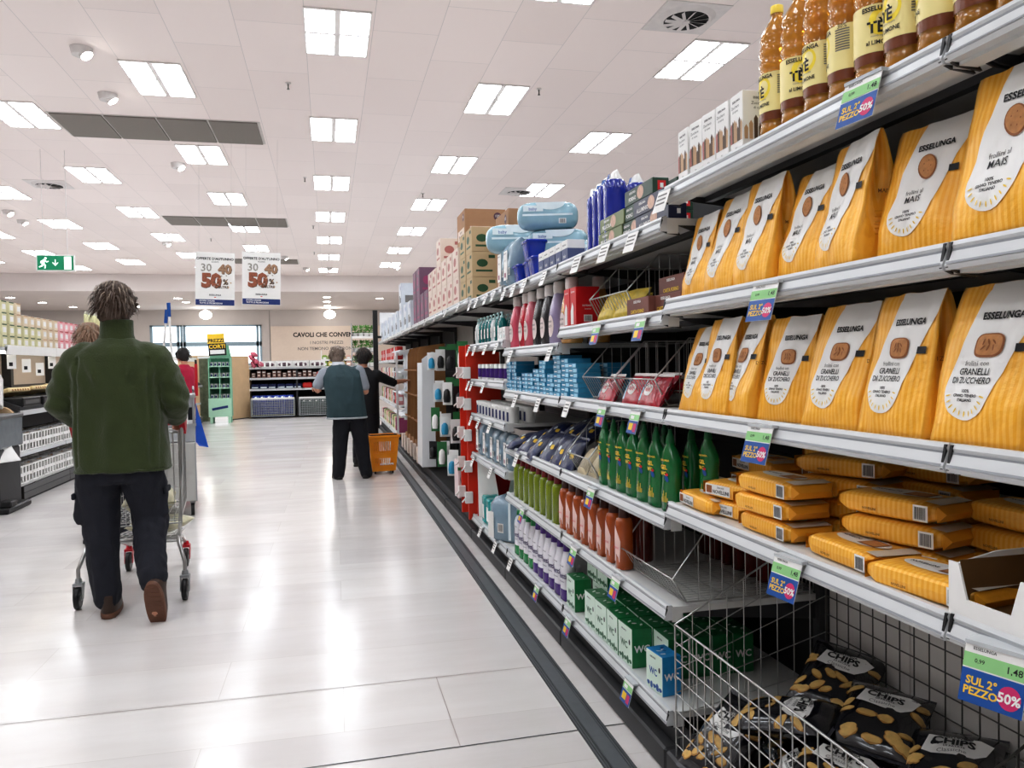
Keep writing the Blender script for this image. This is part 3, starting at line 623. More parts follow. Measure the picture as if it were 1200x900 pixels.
# --- brown, cream, purple, grey cartons on the far top shelf
BROWN=mat('kraft_brown',(166,128,96),.7,vary=.08); CREAMB=mat('cream_pink_carton',(222,205,192),.6,vary=.05); MAUVE=mat('mauve_carton',(112,78,100),.5,vary=.08); PLUM=mat('plum_print',(150,60,100),.5); KRAFT=mat('kraft_tan',(190,168,132),.7,vary=.06)
def deco_brown(l,w,d,h):
    for T,yy,ww in((Matrix.Identity(4),-d/2-.001,w),(Matrix.Rotation(R(90),4,'Z'),-w/2-.001,d)):
        l.decal(ellipse(ww*.3,h*.85,.035,.035,14),lambda x,z:T@V((x,yy,z)),mat('deep_purple_print',(80,48,66),.5),2); l.decal(rect(-ww*.38,ww*.38,h*.42,h*.64,3),lambda x,z:T@V((x,yy,z)),CREAMB,2)
        l.text('Pampers',.03,(0,yy-.001,h*.56),INK,.01,T=T); l.text('Progressi',.055,(0,yy-.001,h*.45),INK,.02,T=T); l.text('135',.03,(ww*.3,yy-.002,h*.835),WHITE,.01,T=T)
    for k in range(6): l.poly([(-w*.35+w*.14*k,-d/2-.001,h*.06+.0),(-w*.28+w*.14*k,-d/2-.001,h*.06),(-w*.28+w*.14*k,-d/2-.001,h*.13),(-w*.35+w*.14*k,-d/2-.001,h*.13)],INK)
def deco_small(c):
    def f(l,w,d,h):
        for T,yy,ww in((Matrix.Identity(4),-d/2-.001,w),(Matrix.Rotation(R(90),4,'Z'),-w/2-.001,d)):
            l.decal(ellipse(-ww*.1,h*.55,ww*.22,h*.16,12),lambda x,z:T@V((x,yy,z)),c,2); l.decal(rect(-ww*.35,ww*.3,h*.2,h*.28,2),lambda x,z:T@V((x,yy,z)),c,1); l.decal(rect(ww*.15,ww*.4,h*.75,h*.88,2),lambda x,z:T@V((x,yy,z)),c,1)
    return f
bb=Proto(mk_box('nappy_carton',.42,.36,.42,BROWN,deco_brown),'carton','large brown nappy cartons')
bb.put(1.42,5.55,2.01,'large brown nappy carton on the nearer pile behind the blue packs'); bb.put(1.42,5.55,1.832,'large brown nappy carton at the foot of the nearer pile',scale=(1,1,.42)); bb.put(1.36,6.95,2.28,'large brown nappy carton standing highest over the far boxes'); bb.put(1.36,6.95,1.862,'large brown nappy carton under the highest one',scale=(1,1,.99))
kb=Proto(mk_box('wipes_carton',.26,.2,.19,KRAFT,deco_small(mat('green_leaf_print',(40,80,50),.5))),'carton','tan wipes cartons')
for k in range(3): kb.put(1.19,6.08,1.832+.192*k,'tan wipes carton, nearer pile, %s from the bottom'%nth(k+1))
for k in range(3): kb.put(1.19,6.38,1.832+.192*k,'tan wipes carton in the farther pile, %s from the bottom'%nth(k+1))
cb=Proto(mk_box('cream_carton',.3,.22,.24,CREAMB,deco_small(mat('rose_print',(176,110,104),.5))),'carton','cream and pink cartons on the far top shelf')
for j,(y,n) in enumerate(((6.75,2),(7.1,2),(7.45,2),(7.8,3),(8.15,2),(8.5,2))):
    for k in range(n): cb.put(1.2,y,1.862+.242*k,'cream and pink carton, %s pile past the brown boxes, %s from the bottom'%(nth(j+1),nth(k+1)))
mb_=Proto(mk_box('mauve_carton',.34,.24,.34,MAUVE,deco_small(PLUM)),'carton','mauve cartons on the far top shelf')
for j,(y,n,s_) in enumerate(((8.95,1,1),(9.35,1,1.1),(9.75,2,1),(10.15,2,1))):
    for k in range(n): mb_.put(1.22,y,1.862+.342*k,'mauve carton, %s pile on the far top shelf, %s from the bottom'%(nth(j+1),nth(k+1)))
def deco_elec(l,w,d,h):
    for T,yy,ww in((Matrix.Identity(4),-d/2-.001,w),(Matrix.Rotation(R(90),4,'Z'),-w/2-.001,d)):
        l.decal(ellipse(ww*.25,h*.8,.035,.035,12),lambda x,z:T@V((x,yy,z)),BLUE,1); l.decal(rect(-ww*.3,ww*.1,h*.2,h*.5,2),lambda x,z:T@V((x,yy,z)),GREYINK,1); l.decal(rect(ww*.15,ww*.4,h*.2,h*.4,2),lambda x,z:T@V((x,yy,z)),INK,1)
eb=Proto(mk_box('appliance_carton',.34,.3,.36,mat('silver_white_carton',(206,212,220),.35,vary=.1),deco_elec),'carton','silver and white appliance cartons')
for j,(y,n) in enumerate(((10.7,1),(11.3,1),(12.0,2),(12.8,1),(13.6,1),(14.5,1),(15.4,1),(16.3,1))):
    for k in range(n): eb.put(1.23,y,1.862+.362*k,'silver white appliance carton, %s pile on the far top shelf, %s up'%(nth(j+1),nth(k+1)))

# --- second shelf: jugs
def mk_jug(m,cap):
    def f():
        r=thing('detergent_jug'); b=MB()
        b.loft([(0,.055,.036),(.008,.06,.041),(.06,.061,.042),(.12,.058,.041),(.155,.052,.036,.006),(.185,.04,.03,.010),(.205,.026,.024,.012),(.21,.022,.022,.012)],m,22,2.8)
        b.tube([(-.052,0,.06),(-.064,0,.09),(-.064,0,.13),(-.045,0,.165),(-.02,0,.18)],.010,m,8); b.build('jug',r)
        c=MB(); c.loft([(.205,.026,.026,.012),(.215,.028,.028,.012),(.25,.027,.027,.012),(.254,.023,.023,.012)],cap,18); c.build('cap',r)
        l=MB(); fn=lambda x,z:V((x,-.0428+.6*x*x*4,z)); l.decal(ellipse(.004,.075,.036,.045,18),fn,mat('pale_label',(226,210,206),.4,vary=.1),3); l.text('ESSELUNGA',.010,(.004,-.0445,.09),INK,.02); l.text('BUCATO',.013,(.004,-.0445,.07),INK,.01); l.build('printed_label',r); return r
    return f
CAPP=mat('pearl_cap',(224,216,212),.35)
jugs=[('rose pink',(212,88,110),4.63),('crimson red',(190,22,46),4.40),('rose pink with pale label',(206,100,116),4.27),('black',(24,22,24),4.08),('dark grey',(48,46,50),3.92),('lilac grey',(150,138,170),3.76),('golden tan',(196,142,70),3.56)]
G='coloured detergent jugs on the second shelf'
for i,(n_,c_,y) in enumerate(jugs):
    p=Proto(mk_jug(mat('jug_'+n_.replace(' ','_'),c_,.22,coat=.4),CAPP),'detergent jug',G)
    z=1.441 if y>3.55 else 1.511
    p.put(1.125,y,z,'%s detergent jug with a pearl cap'%n_,scale=(1.15,1.15,1.22))
    if i in(3,6): p.put(1.25,y-.03,z,'%s detergent jug standing behind its twin'%n_,scale=(1.15,1.15,1.22))
def deco_redbox(l,w,d,h):
    l.decal([(x,z) for x,z in((-w*.4,.01),(w*.1,.01),(w*.1,h*.5),(-w*.1,h*.62),(-w*.4,h*.4))],lambda x,z:V((x,-d/2-.001,z)),WHITE,1); l.text('ESSELUNGA',.010,(0,-d/2-.001,h*.86),WHITE,.02)
    T=Matrix.Rotation(R(90),4,'Z')
    barcode(l,w/2+.0008,0,.02,.04,.03,rt=(0,1,0)); l.text('DETERSIVO',.010,(0,-w/2-.001,h*.5),WHITE,.01,T=T); l.text('lavatrice',.009,(0,-w/2-.001,h*.42),WHITE,.0,T=T)
rb=Proto(mk_box('powder_box',.085,.11,.175,mat('signal_red_carton',(204,20,30),.35),deco_redbox),'carton','red powder cartons')
rb.put(1.125,3.36,1.511,'red powder carton, nearer to the wire basket'); rb.put(1.125,3.455,1.511,'red powder carton between the tan jug and its twin')
# teal soap
def mk_soap(m,w_):
    def f():
        r=thing('soap_bottle'); b=MB(); b.loft([(0,.030,.022),(.005,.034,.026),(.11,.034,.026),(.13,.024,.02),(.138,.012,.012)],m,16,2.6); b.build('bottle',r)
        c=MB(); c.loft([(.136,.014,.014),(.15,.014,.014),(.152,.006,.006),(.168,.006,.006)],w_,10); c.box(-.03,.008,-.007,.007,.164,.174,w_,b=.002); c.build('pump',r)
        l=MB(); l.decal(rect(-.02,.02,.03,.09,3),lambda x,z:V((x,-.0272,z)),WHITE,1); l.text('soap',.012,(0,-.028,.06),INK); l.build('printed_label',r); return r
    return f
TEAL=mat('teal_soap',(20,130,130),.15,trans=.3,coat=.3); TEALP=mat('teal_pump',(180,215,215),.3)
so=Proto(mk_soap(TEAL,TEALP),'soap bottle','teal pump bottles on the second shelf'); so2=Proto(mk_soap(mat('white_soap',(225,230,230),.3),TEALP),'soap bottle','teal pump bottles on the second shelf')
k=0
for xx in(1.11,1.2):
    for i in range(9):
        k+=1; y=5.0+i*.115
        if y<5.9: (so2 if k%5==3 else so).put(xx,y,1.496,'%s pump bottle, %s from the near end, %s row'%('white' if k%5==3 else 'teal',nth(i+1),'front' if xx<1.15 else 'back'),scale=1.12)
wb=Proto(mk_box('soap_carton',.07,.06,.085,WHITE,lambda l,w,d,h:(l.text('sole',.014,(0,-d/2-.001,.05),INK,.0),l.decal(ellipse(0,.03,.012,.012,12),lambda x,z:V((x,-d/2-.001,z)),TEAL,1))),'carton','small white soap cartons')
for i in range(3): wb.put(1.10,4.79+i*.078,1.496,'small white soap carton before the teal bottles, %s from the near end'%nth(i+1),scale=1.0)

# --- wire baskets
def mk_wbasket(W,H,D,Hb,dens=.022,m=CHROME,floor=True):
    # local: front at -Y (low, leaning), back at +Y high; W along X
    def f():
        r=thing('wire_basket'); fr=MB(); w=W/2; tw=.003; th=.0012
        F0=[(-w,-D/2+.05,.006),(w,-D/2+.05,.006)]; F1=[(-w,-D/2,H),(w,-D/2,H)]; B0=[(-w,D/2,.006),(w,D/2,.006)]; B1=[(-w,D/2,Hb),(w,D/2,Hb)]
        fr.tube([F0[0],F1[0],F1[1],F0[1]],tw,m,6,closed=True); fr.tube([B0[0],B1[0],B1[1],B0[1]],tw,m,6,closed=True)
        for i in(0,1):
            fr.tube([F1[i],(F1[i][0],-D/2+.13,Hb),B1[i]],tw,m,6); fr.tube([F0[i],B0[i]],tw,m,6)
        fr.build('frame',r)
        p=MB(); n=int(W/dens*.72)
        for k in range(1,n):
            x=-w+W*k/n; p.tube([(x,-D/2+.05,.006),(x,-D/2,H)],th,m,4)
        p.build('front_grille',r)
        for i,x in((0,-w),(1,w)):
            s_=MB(); nn=int(D/.045)
            for k in range(1,nn):
                y=-D/2+.05+(D-.05)*k/nn; zt=H+(Hb-H)*min(1,(y+D/2)/.13); s_.tube([(x,y,.006),(x,y,zt)],th*1.2,m,4)
            s_.build('side_wires',r)
        b=MB()
        for k in range(1,int(W/.04)):
            x=-w+W*k/int(W/.04); b.tube([(x,D/2,.006),(x,D/2,Hb)],th,m,4)
        b.build('back_wires',r)
        if floor:
            g=MB()
            for k in range(1,int(W/.025)):
                x=-w+W*k/int(W/.025); g.tube([(x,-D/2+.05,.006),(x,D/2,.006)],th,m,4)
            for k in range(1,6): y=-D/2+.05+(D-.05)*k/6; g.tube([(-w,y,.004),(w,y,.004)],th*1.3,m,4)
            g.build('base_grille',r)
        return r
    return f
wkA=Proto(mk_wbasket(.42,.10,.42,.235),'wire basket','chrome wire baskets on the shelves')
wkA.put(1.29,2.95,1.512,'chrome wire basket holding corn packs on the second shelf')
wkB=Proto(mk_wbasket(.38,.095,.44,.235,.020),'wire basket','chrome wire baskets on the shelves')
wkB.put(1.30,3.08,1.192,'chrome wire basket on the third shelf, beside the blue cartons'); wkB.put(1.30,2.685,1.192,'chrome wire basket of red bags on the third shelf')
wkC=Proto(mk_wbasket(.30,.09,.40,.25,.022),'wire basket','chrome wire baskets on the shelves')
wkC.put(1.27,3.33,.846,'chrome wire basket of pale packets on the fourth shelf')
wkD=Proto(mk_wbasket(.46,.085,.52,.25,.026),'wire basket','chrome wire baskets on the shelves')
wkD.put(1.34,2.60,.549,'empty chrome wire basket at the near end of the fifth shelf',group='chrome wire baskets on the shelves')
# corn packs, brown cartons
def pillow(W,H,T,m,name,deco=None,seed=0,crimp=None,part='pouch'):
    def f():
        r=thing(name); b=MB(); off=V((seed*3.1,seed,0)); N=18
        def S(u,v,s): 
            t=(max(0,1-abs(u)**2.6)*max(0,1-abs(v)**2.4))**.5; z=s*(T/2*t+.0015)+ (.12*T*noise.noise(off+V((u*1.8,v*1.8,s*3)))+.02*T*noise.noise(off+V((u*5,v*5,s*3))))*t
            return V((u*W/2*(1-.05*(1-v*v)*abs(u)),v*H/2,z+T/2))
        for s_ in(1,-1):
            vs=[S(-1+2*i/N,-1+2*j/N,s_) for j in range(N+1) for i in range(N+1)]
            fs=[((j*(N+1)+i),(j*(N+1)+i+1),((j+1)*(N+1)+i+1),((j+1)*(N+1)+i)) for j in range(N) for i in range(N)]
            if s_<0: fs=[tuple(reversed(q)) for q in fs]
            b.add(vs,fs,m,True)
        if crimp:
            for e in(-1,1): b.add([(-W/2,e*H/2,T/2-.001),(W/2,e*H/2,T/2-.001),(W/2,e*(H/2+.012),T/2),(-W/2,e*(H/2+.012),T/2)],[(0,1,2,3)] if e>0 else [(3,2,1,0)],crimp)
        b.build(part,r)
        if deco: l=MB(); deco(l,lambda k:(lambda x,y:S(max(-.99,min(.99,2*x/W)),max(-.99,min(.99,2*y/H)),1)+V((0,0,k)))); l.build('print',r)
        return r
    return f
CORN=mat('corn_packet',(216,190,70),.35,vary=.3,scale=40)
cp=Proto(pillow(.2,.13,.05,CORN,'corn_packet'),'packet','yellow corn packets in the wire basket')
for i,(x,y,z,rx,rz) in enumerate(((1.16,3.04,1.56,60,-90),(1.17,2.86,1.56,58,-86),(1.22,2.95,1.55,50,-95),(1.30,2.9,1.54,10,-90))): cp.put(x,y,z,'yellow corn packet in the second shelf basket, %s from the front'%nth(i+1),rz=rz,rx=rx)
def deco_cion(l,w,d,h):
    l.text('ESSELUNGA',h*.2,(0,-d/2-.001,h*.72),WHITE,.03); l.text('CARTA FORNO',h*.28,(0,-d/2-.001,h*.15),YEL,.03)
cn=Proto(mk_box('baking_paper_box',.20,.07,.062,mat('cocoa_carton',(120,72,62),.5,vary=.1),deco_cion),'carton','cocoa brown baking paper cartons')
cn.put(1.10,2.60,1.511,'cocoa brown carton at the front, left of the pair below'); cn.put(1.13,2.43,1.511,'cocoa brown carton at the front nearest the biscuit bags',rz=-86); cn.put(1.16,2.45,1.574,'cocoa brown carton lying on top of the nearest one')
# --- blue carton stacks (third shelf)
def deco_bl(l,w,d,h): l.poly([(x,-d/2-.0008,z) for x,z in((w*.05,h*.15),(w*.45,h*.15),(w*.45,h*.85),(w*.05,h*.85))],mat('pale_cyan_print',(170,215,235),.4)); l.box(-w*.4,-w*.05,-d/2-.0008,-d/2-.0002,h*.35,h*.6,WHITE)
bx=[Proto(mk_box('tissue_box',.12,.11,.0215,mat('cyan_blue_carton',(62,150,190),.3,vary=.15),deco_bl,b=0),'carton','slim cyan blue cartons in stacks'),Proto(mk_box('tissue_box',.12,.11,.0215,mat('teal_blue_carton',(40,124,165),.3,vary=.15),deco_bl,b=0),'carton','slim cyan blue cartons in stacks'),Proto(mk_box('tissue_box',.12,.11,.0215,mat('navy_carton_small',(20,44,110),.3,vary=.1),deco_bl,b=0),'carton','slim cyan blue cartons in stacks')]
for c in range(11):
    y=4.66-c*.128
    hs=[8,8,4,5,5,6,8,5,9,8,7][c]
    for k in range(hs):
        bx[0 if c>4 or k<3 else 1].put(1.125+J(-.004,.004),y+J(-.004,.004),1.192-(.006 if y>3.545 else 0)+k*.0222,'slim cyan carton, %s front stack from the far end, %s up'%(nth(c+1),nth(k+1)),rz=-90+J(-3,3))
    if c%2==0:
        for k in range(7): bx[2 if c in(4,6) and k>4 else 1].put(1.27,y,1.192-(.006 if y>3.545 else 0)+k*.0222,'slim blue carton, %s rear stack from the far end, %s up'%(nth(c//2+1),nth(k+1)),group='slim blue cartons in the rear stacks')
# --- red bags
REDB=mat('crimson_film',(176,24,48),.25,vary=.3,scale=20,coat=.4); 
def deco_redb(l,fn):
    l.decal(ellipse(0,0,.035,.022,14),fn(.001),WHITE,2); l.text('NEVE',.02,(0,0,-.006),RED,.02,fn=fn(.002)); l.decal(rect(-.07,-.045,-.04,.04,3),fn(.001),mat('pale_cyan_print',(170,215,235),.4),2)
rg=Proto(pillow(.19,.13,.05,REDB,'red_sachet',deco_redb,2,WHITE),'packet','crimson film packets in the third shelf baskets')
for i,(x,y,z,rx,rz) in enumerate(((1.14,2.58,1.225,62,-90),(1.15,2.76,1.225,64,-88),(1.2,2.66,1.23,55,-93),(1.27,2.6,1.245,20,-80),(1.33,2.72,1.25,15,-100),(1.42,2.65,1.27,30,-90),(1.15,3.05,1.22,62,-92),(1.40,2.58,1.22,5,-80))): rg.put(x,y,z,'crimson packet with white spot in the third shelf baskets, %s from the front'%nth(i+1),rz=rz,rx=rx)
# --- navy crinkled bags
NAVY=mat('navy_snack_film',(26,38,84),.3,vary=.5,scale=28,coat=.2,bump=.8,bscale=18)
def deco_navy(l,fn):
    for k in range(5): l.decal(ellipse(J(-.06,.06),J(-.05,.05),.016,.01,8,a=J(0,3)),fn(.001),NAPW if k%2 else YEL,1)
nv=Proto(pillow(.16,.2,.06,NAVY,'navy_bag',deco_navy,5,NAVY),'bag','navy crinkled bags on the fourth shelf')
for i,(x,y,z,rx,ry,rz) in enumerate(((1.14,4.55,.86,22,0,-100),(1.16,4.35,.87,35,5,-85),(1.15,4.15,.87,40,0,-95),(1.16,3.95,.88,50,0,-88),(1.16,3.76,.88,55,0,-92),(1.15,3.58,.88,58,0,-85),(1.24,4.2,.93,30,0,-80),(1.25,3.9,.95,35,0,-100),(1.26,3.65,.97,30,0,-90),(1.35,4.05,.97,20,0,-90),(1.36,3.75,1.0,18,0,-80))): nv.put(x,y,z,'navy crinkled bag on the fourth shelf, %s from the grey pouches'%nth(i+1),rz=rz,rx=rx,ry=ry)
cw=Proto(pillow(.12,.14,.05,mat('pale_packet',(206,192,160),.4,vary=.2),'pale_packet'),'packet','pale packets in the fourth shelf basket')
for i,(x,y,z) in enumerate(((1.17,3.4,.88),(1.18,3.27,.885),(1.26,3.33,.89))): cw.put(x,y,z,'pale packet in the fourth shelf basket, %s from the front'%nth(i+1),rx=55)
# --- green bottles
GRB=mat('bottle_green',(16,128,62),.15,vary=.12,trans=.25,coat=.5); GCAP=mat('green_cap',(20,100,56),.3)
def mk_green():
    r=thing('cleaner_bottle'); b=MB()
    b.loft([(0,.036,.022),(.006,.040,.026),(.05,.041,.027),(.09,.038,.026,.001),(.12,.037,.025,.003),(.15,.040,.026,.004),(.18,.038,.025,.0),(.205,.027,.021,-.004),(.225,.014,.014,-.005),(.232,.013,.013,-.005)],GRB,22,2.5); b.build('bottle',r)
    c=MB(); c.loft([(.23,.015,.015,-.005),(.25,.013,.013,-.005),(.265,.007,.007,-.005),(.275,.006,.006,-.005)],GCAP,14); c.build('cap',r)
    l=MB(); fn=lambda k:(lambda x,z:V((x,-.0278-k+x*x*6.5*(1 if abs(x)<.03 else 1),z)))
    l.text('ESSELUNGA',.0085,(0,0,.172),YEL,.03,fn=fn(.002)); l.text('GEL',.020,(-.004,0,.145),YEL,.03,fn=fn(.002)); l.text('WC',.018,(-.006,0,.125),YEL,.03,fn=fn(.002)); l.decal(ellipse(.010,.115,.008,.013,10,a=.5),fn(.002),BLUE,1); l.decal(ellipse(.012,.128,.007,.005,10),fn(.003),RED,1)
    for q in range(6): l.decal(rect(-.018+.006*q,-.0155+.006*q,.035,.05+.006*((q*7)%5),2),fn(.002),YEL,1)
    l.build('print',r); return r
gr=Proto(mk_green,'cleaner bottle','tall green cleaner bottles on the fourth shelf')
for i,(x,y) in enumerate(((1.105,2.42),(1.105,2.535),(1.105,2.64),(1.105,2.745),(1.105,2.85),(1.105,2.955),(1.105,3.06),(1.21,2.48),(1.21,2.70),(1.21,2.9))):
    gr.put(x,y,.846,('tall green cleaner bottle in the front row, %s from the near end'%nth(i+1)) if i<7 else 'tall green cleaner bottle in the back row, %s from the near end'%nth(i-6),rz=-78 if i<5 else -90)
gr.put(1.17,2.28,.892,'tall green cleaner bottle alone beside the flat biscuit packs',rz=-80,scale=.9)
# --- lime & amber bottles
def mk_dish(m,cap,lab):
    def f():
        r=thing('dish_soap_bottle'); b=MB(); b.loft([(0,.030,.030),(.005,.034,.034),(.18,.033,.033),(.195,.028,.028),(.2,.02,.02)],m,18,2.3); b.build('bottle',r)
        c=MB(); c.loft([(.197,.022,.022),(.232,.020,.020),(.236,.014,.014)],cap,14); c.build('cap',r)
        if lab: l=MB(); l.decal([(-.02,.03),(.015,.03),(.02,.11),(.0,.15),(-.014,.17),(-.02,.12)],lambda x,z:V((x,-.0345+x*x*9,z)),lab,3); l.text('MANI',.013,(-.002,-.0365,.08),RED,.0); l.build('printed_label',r)
        return r
    return f
li=Proto(mk_dish(mat('lime_liquid',(160,182,38),.12,vary=.1,trans=.45,coat=.4),mat('dark_red_cap',(120,16,22),.35),None),'dish soap','lime green bottles with dark red caps')
for i in range(10): li.put(1.10 if i<8 else 1.2,3.74+i*.118 if i<8 else 3.6+(i-8)*.2,.551,'lime green bottle with dark red cap, %s from the amber bottles'%nth(i+1) if i<8 else 'lime green bottle in the back row, %s from the amber bottles'%nth(i-7))
am=Proto(mk_dish(mat('amber_liquid',(214,104,44),.12,vary=.12,trans=.4,coat=.4),mat('brown_cap',(70,34,26),.35),mat('blush_label',(232,200,190),.4)),'dish soap','amber bottles with blush labels')
for i in range(8): am.put(1.10,2.85+i*.108,.549,'amber bottle with blush label, %s from the empty wire basket'%nth(i+1),rz=-78)
dr=Proto(mk_dish(mat('dark_red_liquid',(110,26,20),.15,vary=.12,trans=.3,coat=.4),mat('brown_cap',(70,34,26),.35),None),'dish soap','dark red bottles behind the basket')
for i in range(7): dr.put(1.52,2.44+i*.09,.549,'dark red bottle behind the empty basket, %s from the near end'%nth(i+1))
for i in range(3): dr.put(1.22,2.94+i*.12,.549,'dark red bottle in the second row, %s from the near end'%nth(i+1),group='dark red bottles in the second row')
# --- spray/detergent bottles on base
def mk_spr2(c1):
    def f():
        r=thing('bleach_bottle'); b=MB(); b.loft([(0,.034,.026),(.006,.039,.03)],c1,18,2.6); b.loft([(.006,.039,.03),(.045,.039,.03),(.052,.038,.029)],c1,18,2.6,caps=False)
        b.loft([(.05,.038,.029),(.13,.037,.029),(.16,.034,.027),(.19,.024,.02),(.215,.016,.016)],mat('white_bottle_plastic',(228,226,232),.25,coat=.3),18,2.6); b.build('bottle',r)
        c=MB(); c.loft([(.213,.020,.020),(.245,.018,.018),(.248,.012,.012)],c1,14); c.build('cap',r)
        l=MB(); fn=lambda x,z:V((x,-.0315+x*x*6,z)); l.text('Netti',.032,(0,0,.10),mat('dark_purple_ink',(50,30,90),.4),.02,fn=fn); l.text('gel attivo',.011,(0,0,.082),mat('dark_purple_ink',(50,30,90),.4),.01,fn=fn); l.text('Esselunga',.009,(0,0,.15),INK,.01,fn=fn); l.build('print',r); return r
    return f
vi=Proto(mk_spr2(mat('violet_plastic',(70,36,120),.25,coat=.3)),'bleach bottle','white bottles with violet bases'); gn=Proto(mk_spr2(mat('leaf_green_plastic',(24,130,70),.25,coat=.3)),'bleach bottle','white bottles with green bases')
for i in range(6): vi.put(1.105,3.62+i*.105,.201,'white bottle with violet cap and base, %s from the green cartons'%nth(i+1),rz=-80,scale=1.12)
for i in range(4): gn.put(1.105,4.25+i*.11,.201,'white bottle with green base, %s past the violet ones'%nth(i+1),rz=-80,scale=1.12)
# --- WC cartons
def deco_wc(c):
    def f(l,w,d,h):
        T=Matrix.Rotation(R(90),4,'Z')
        l.text('ESSELUNGA',.0085,(-.01,-d/2-.001,h*.84),INK,.03); l.text('WC',.036,(-.008,-d/2-.001,h*.42),c,.03); l.decal(ellipse(w*.32,h*.62,.007,.011,10),lambda x,z:V((x,-d/2-.001,z)),INK,1)
        for k in range(5): l.decal(ellipse(-w*.36+w*.18*k,h*.14,.012,.008+.006*(k%2),8,.2),lambda x,z:V((x,-d/2-.0008,z)),c,1)
        l.text('WC',.036,(0,-w/2-.001,h*.4),WHITE,.03,T=T)
        for k in range(6): l.poly([(x,y,h+.0008) for x,y in ellipse(J(-w*.3,w*.3),J(-d*.3,d*.3),.012,.005,7,.2,J(0,3))],WHITE if k%2 else c)
    return f
def mk_wc(cm,ink):
    def f():
        r=thing('tablet_carton'); w,d,h=.132,.08,.148; q=MB(); q.box(-w/2,w/2,-d/2,d/2,0,h,cm,b=.001); q.poly([(-w/2+.001,-d/2-.0004,.001),(w/2-.001,-d/2-.0004,.001),(w/2-.001,-d/2-.0004,h-.001),(-w/2+.001,-d/2-.0004,h-.001)],mat('pale_mint_face',(214,232,218),.4,vary=.05)); q.build('carton',r); l=MB(); deco_wc(ink)(l,w,d,h); l.build('print',r); return r
    return f
GRC=mat('forest_green_carton',(30,120,66),.3,vary=.25,scale=30); BLC=mat('sea_blue_carton',(36,140,200),.3,vary=.2,scale=30)
wc=Proto(mk_wc(GRC,mat('green_ink',(20,90,50),.4)),'carton','green tablet cartons on the bottom shelf'); wcb=Proto(mk_wc(BLC,mat('blue_ink',(20,80,150),.4)),'carton','blue tablet carton')
wcb.put(1.115,2.53,.201,'blue and white WC tablet carton alone at the cage end of the bottom shelf',rz=-84,scale=(.85,.9,.92))
for c in range(5):
    for q in range(6):
        y=2.80+q*.138 if c==0 else 2.66+q*.138; x=1.118+c*.086
        if c==0 and q==4: continue
        wc.put(x,y,.201,'green WC tablet carton, %s row from the aisle, %s from the near end'%(nth(c+1),nth(q+1)),rz=-90+J(-2,2))
for q in range(2): wc.put(1.20,3.28+q*.14,.352,'green WC tablet carton in the upper layer, %s from the near end'%nth(q+1),rz=-90)

# --- bay 4.75-5.94
def mk_tin(m,lid):
    def f():
        r=thing('cream_tub'); b=MB(); b.loft([(0,.034,.034),(.085,.038,.038)],m,18); b.build('tub',r); c=MB(); c.loft([(.083,.041,.041),(.1,.041,.041),(.102,.037,.037)],lid,18); c.build('lid',r)
        l=MB(); fn=lambda x,z:V((.0385*math.sin(x/.0385),-.0388*math.cos(x/.0385),z)); l.decal(rect(-.022,.022,.012,.07,6),fn,mat('navy_label',(30,40,96),.4),3); l.build('printed_label',r); return r
    return f
ti=Proto(mk_tin(WHITE,WHITE),'tub','white tubs with navy labels')
for c in range(2):
    for i in range(10): ti.put(1.12+c*.11,4.80+i*.113,.976,'white tub with navy label, %s from the near end, %s row'%(nth(i+1),('front','back')[c]))
def mk_can():
    r=thing('violet_can'); b=MB(); b.loft([(0,.024,.024),(.11,.024,.024),(.114,.02,.02)],WHITE,16); b.loft([(.02,.0245,.0245),(.085,.0245,.0245)],mat('violet_plastic',(70,36,120),.25),16,caps=False); b.build('can',r); return r
ca=Proto(mk_can,'can','white and violet cans on the third shelf')
for i in range(14): ca.put(1.10+.06*(i%2),4.84+(i//2)*.145,1.236,'white can with violet band, %s from the near end, %s row'%(nth(i//2+1),('front','back')[i%2]))
tn=0 and Proto(mk_box('navy_box',.08,.07,.13,WHITE,lambda l,w,d,h:l.decal(rect(-w*.3,w*.3,h*.15,h*.8,2),lambda x,z:V((x,-d/2-.001,z)),mat('navy_label',(30,40,96),.4),1)),'carton','white cartons with navy panel behind the bags')
for i in range(0): tn.put(1.14,3.62+i*.15,.846 if 0 else 1.0-.154,'white carton with navy panel behind the navy bags, %s from the near end'%nth(i+1)) if 0 else None
# teal packs + big grey pack on base
def mk_bigp():
    r=thing('nappy_pack'); b=MB(); b.loft([(0,.17,.12),(.02,.185,.14),(.24,.185,.14),(.28,.16,.11),(.295,.12,.03)],POU,24,4.5); b.build('film_pack',r); l=MB(); l.box(.01,.03,-.142,-.140,.02,.26,NAPW); l.decal(ellipse(.11,.13,.05,.07,18),lambda x,z:V((x,-.1415,z)),NAPW,1); barcode(l,-.06,-.1405,.06,.05,.06); l.add([(-.17,-.141,.02),(-.12,-.141,.02),(-.12,-.141,.19),(-.17,-.141,.19)],[(0,1,2,3)],WHITE); l.build('print',r); return r
bp_=Proto(mk_bigp,'nappy pack','film packs on the bottom shelf'); bp_.put(1.21,4.98,.196,'large grey film pack at the near end of the nappy shelf, bottom',rz=-55)
tl=Proto(mk_box('teal_pack',.11,.12,.2,mat('teal_film',(20,150,150),.25,vary=.2,bump=.3,bscale=20),lambda l,w,d,h:(l.decal(rect(-w*.3,w*.3,h*.2,h*.7,2),lambda x,z:V((x,-d/2-.001,z)),WHITE,1),l.decal(rect(-d*.3,d*.2,h*.1,h*.8,2),lambda x,z:V((w/2+.001,x,z)),WHITE,1)),b=.012,part='film_pack'),'packet','teal packs on the bottom shelf')
for i in range(3): tl.put(1.13,5.28+i*.15,.196,'teal film pack on the bottom shelf, %s past the large grey pack'%nth(i+1))
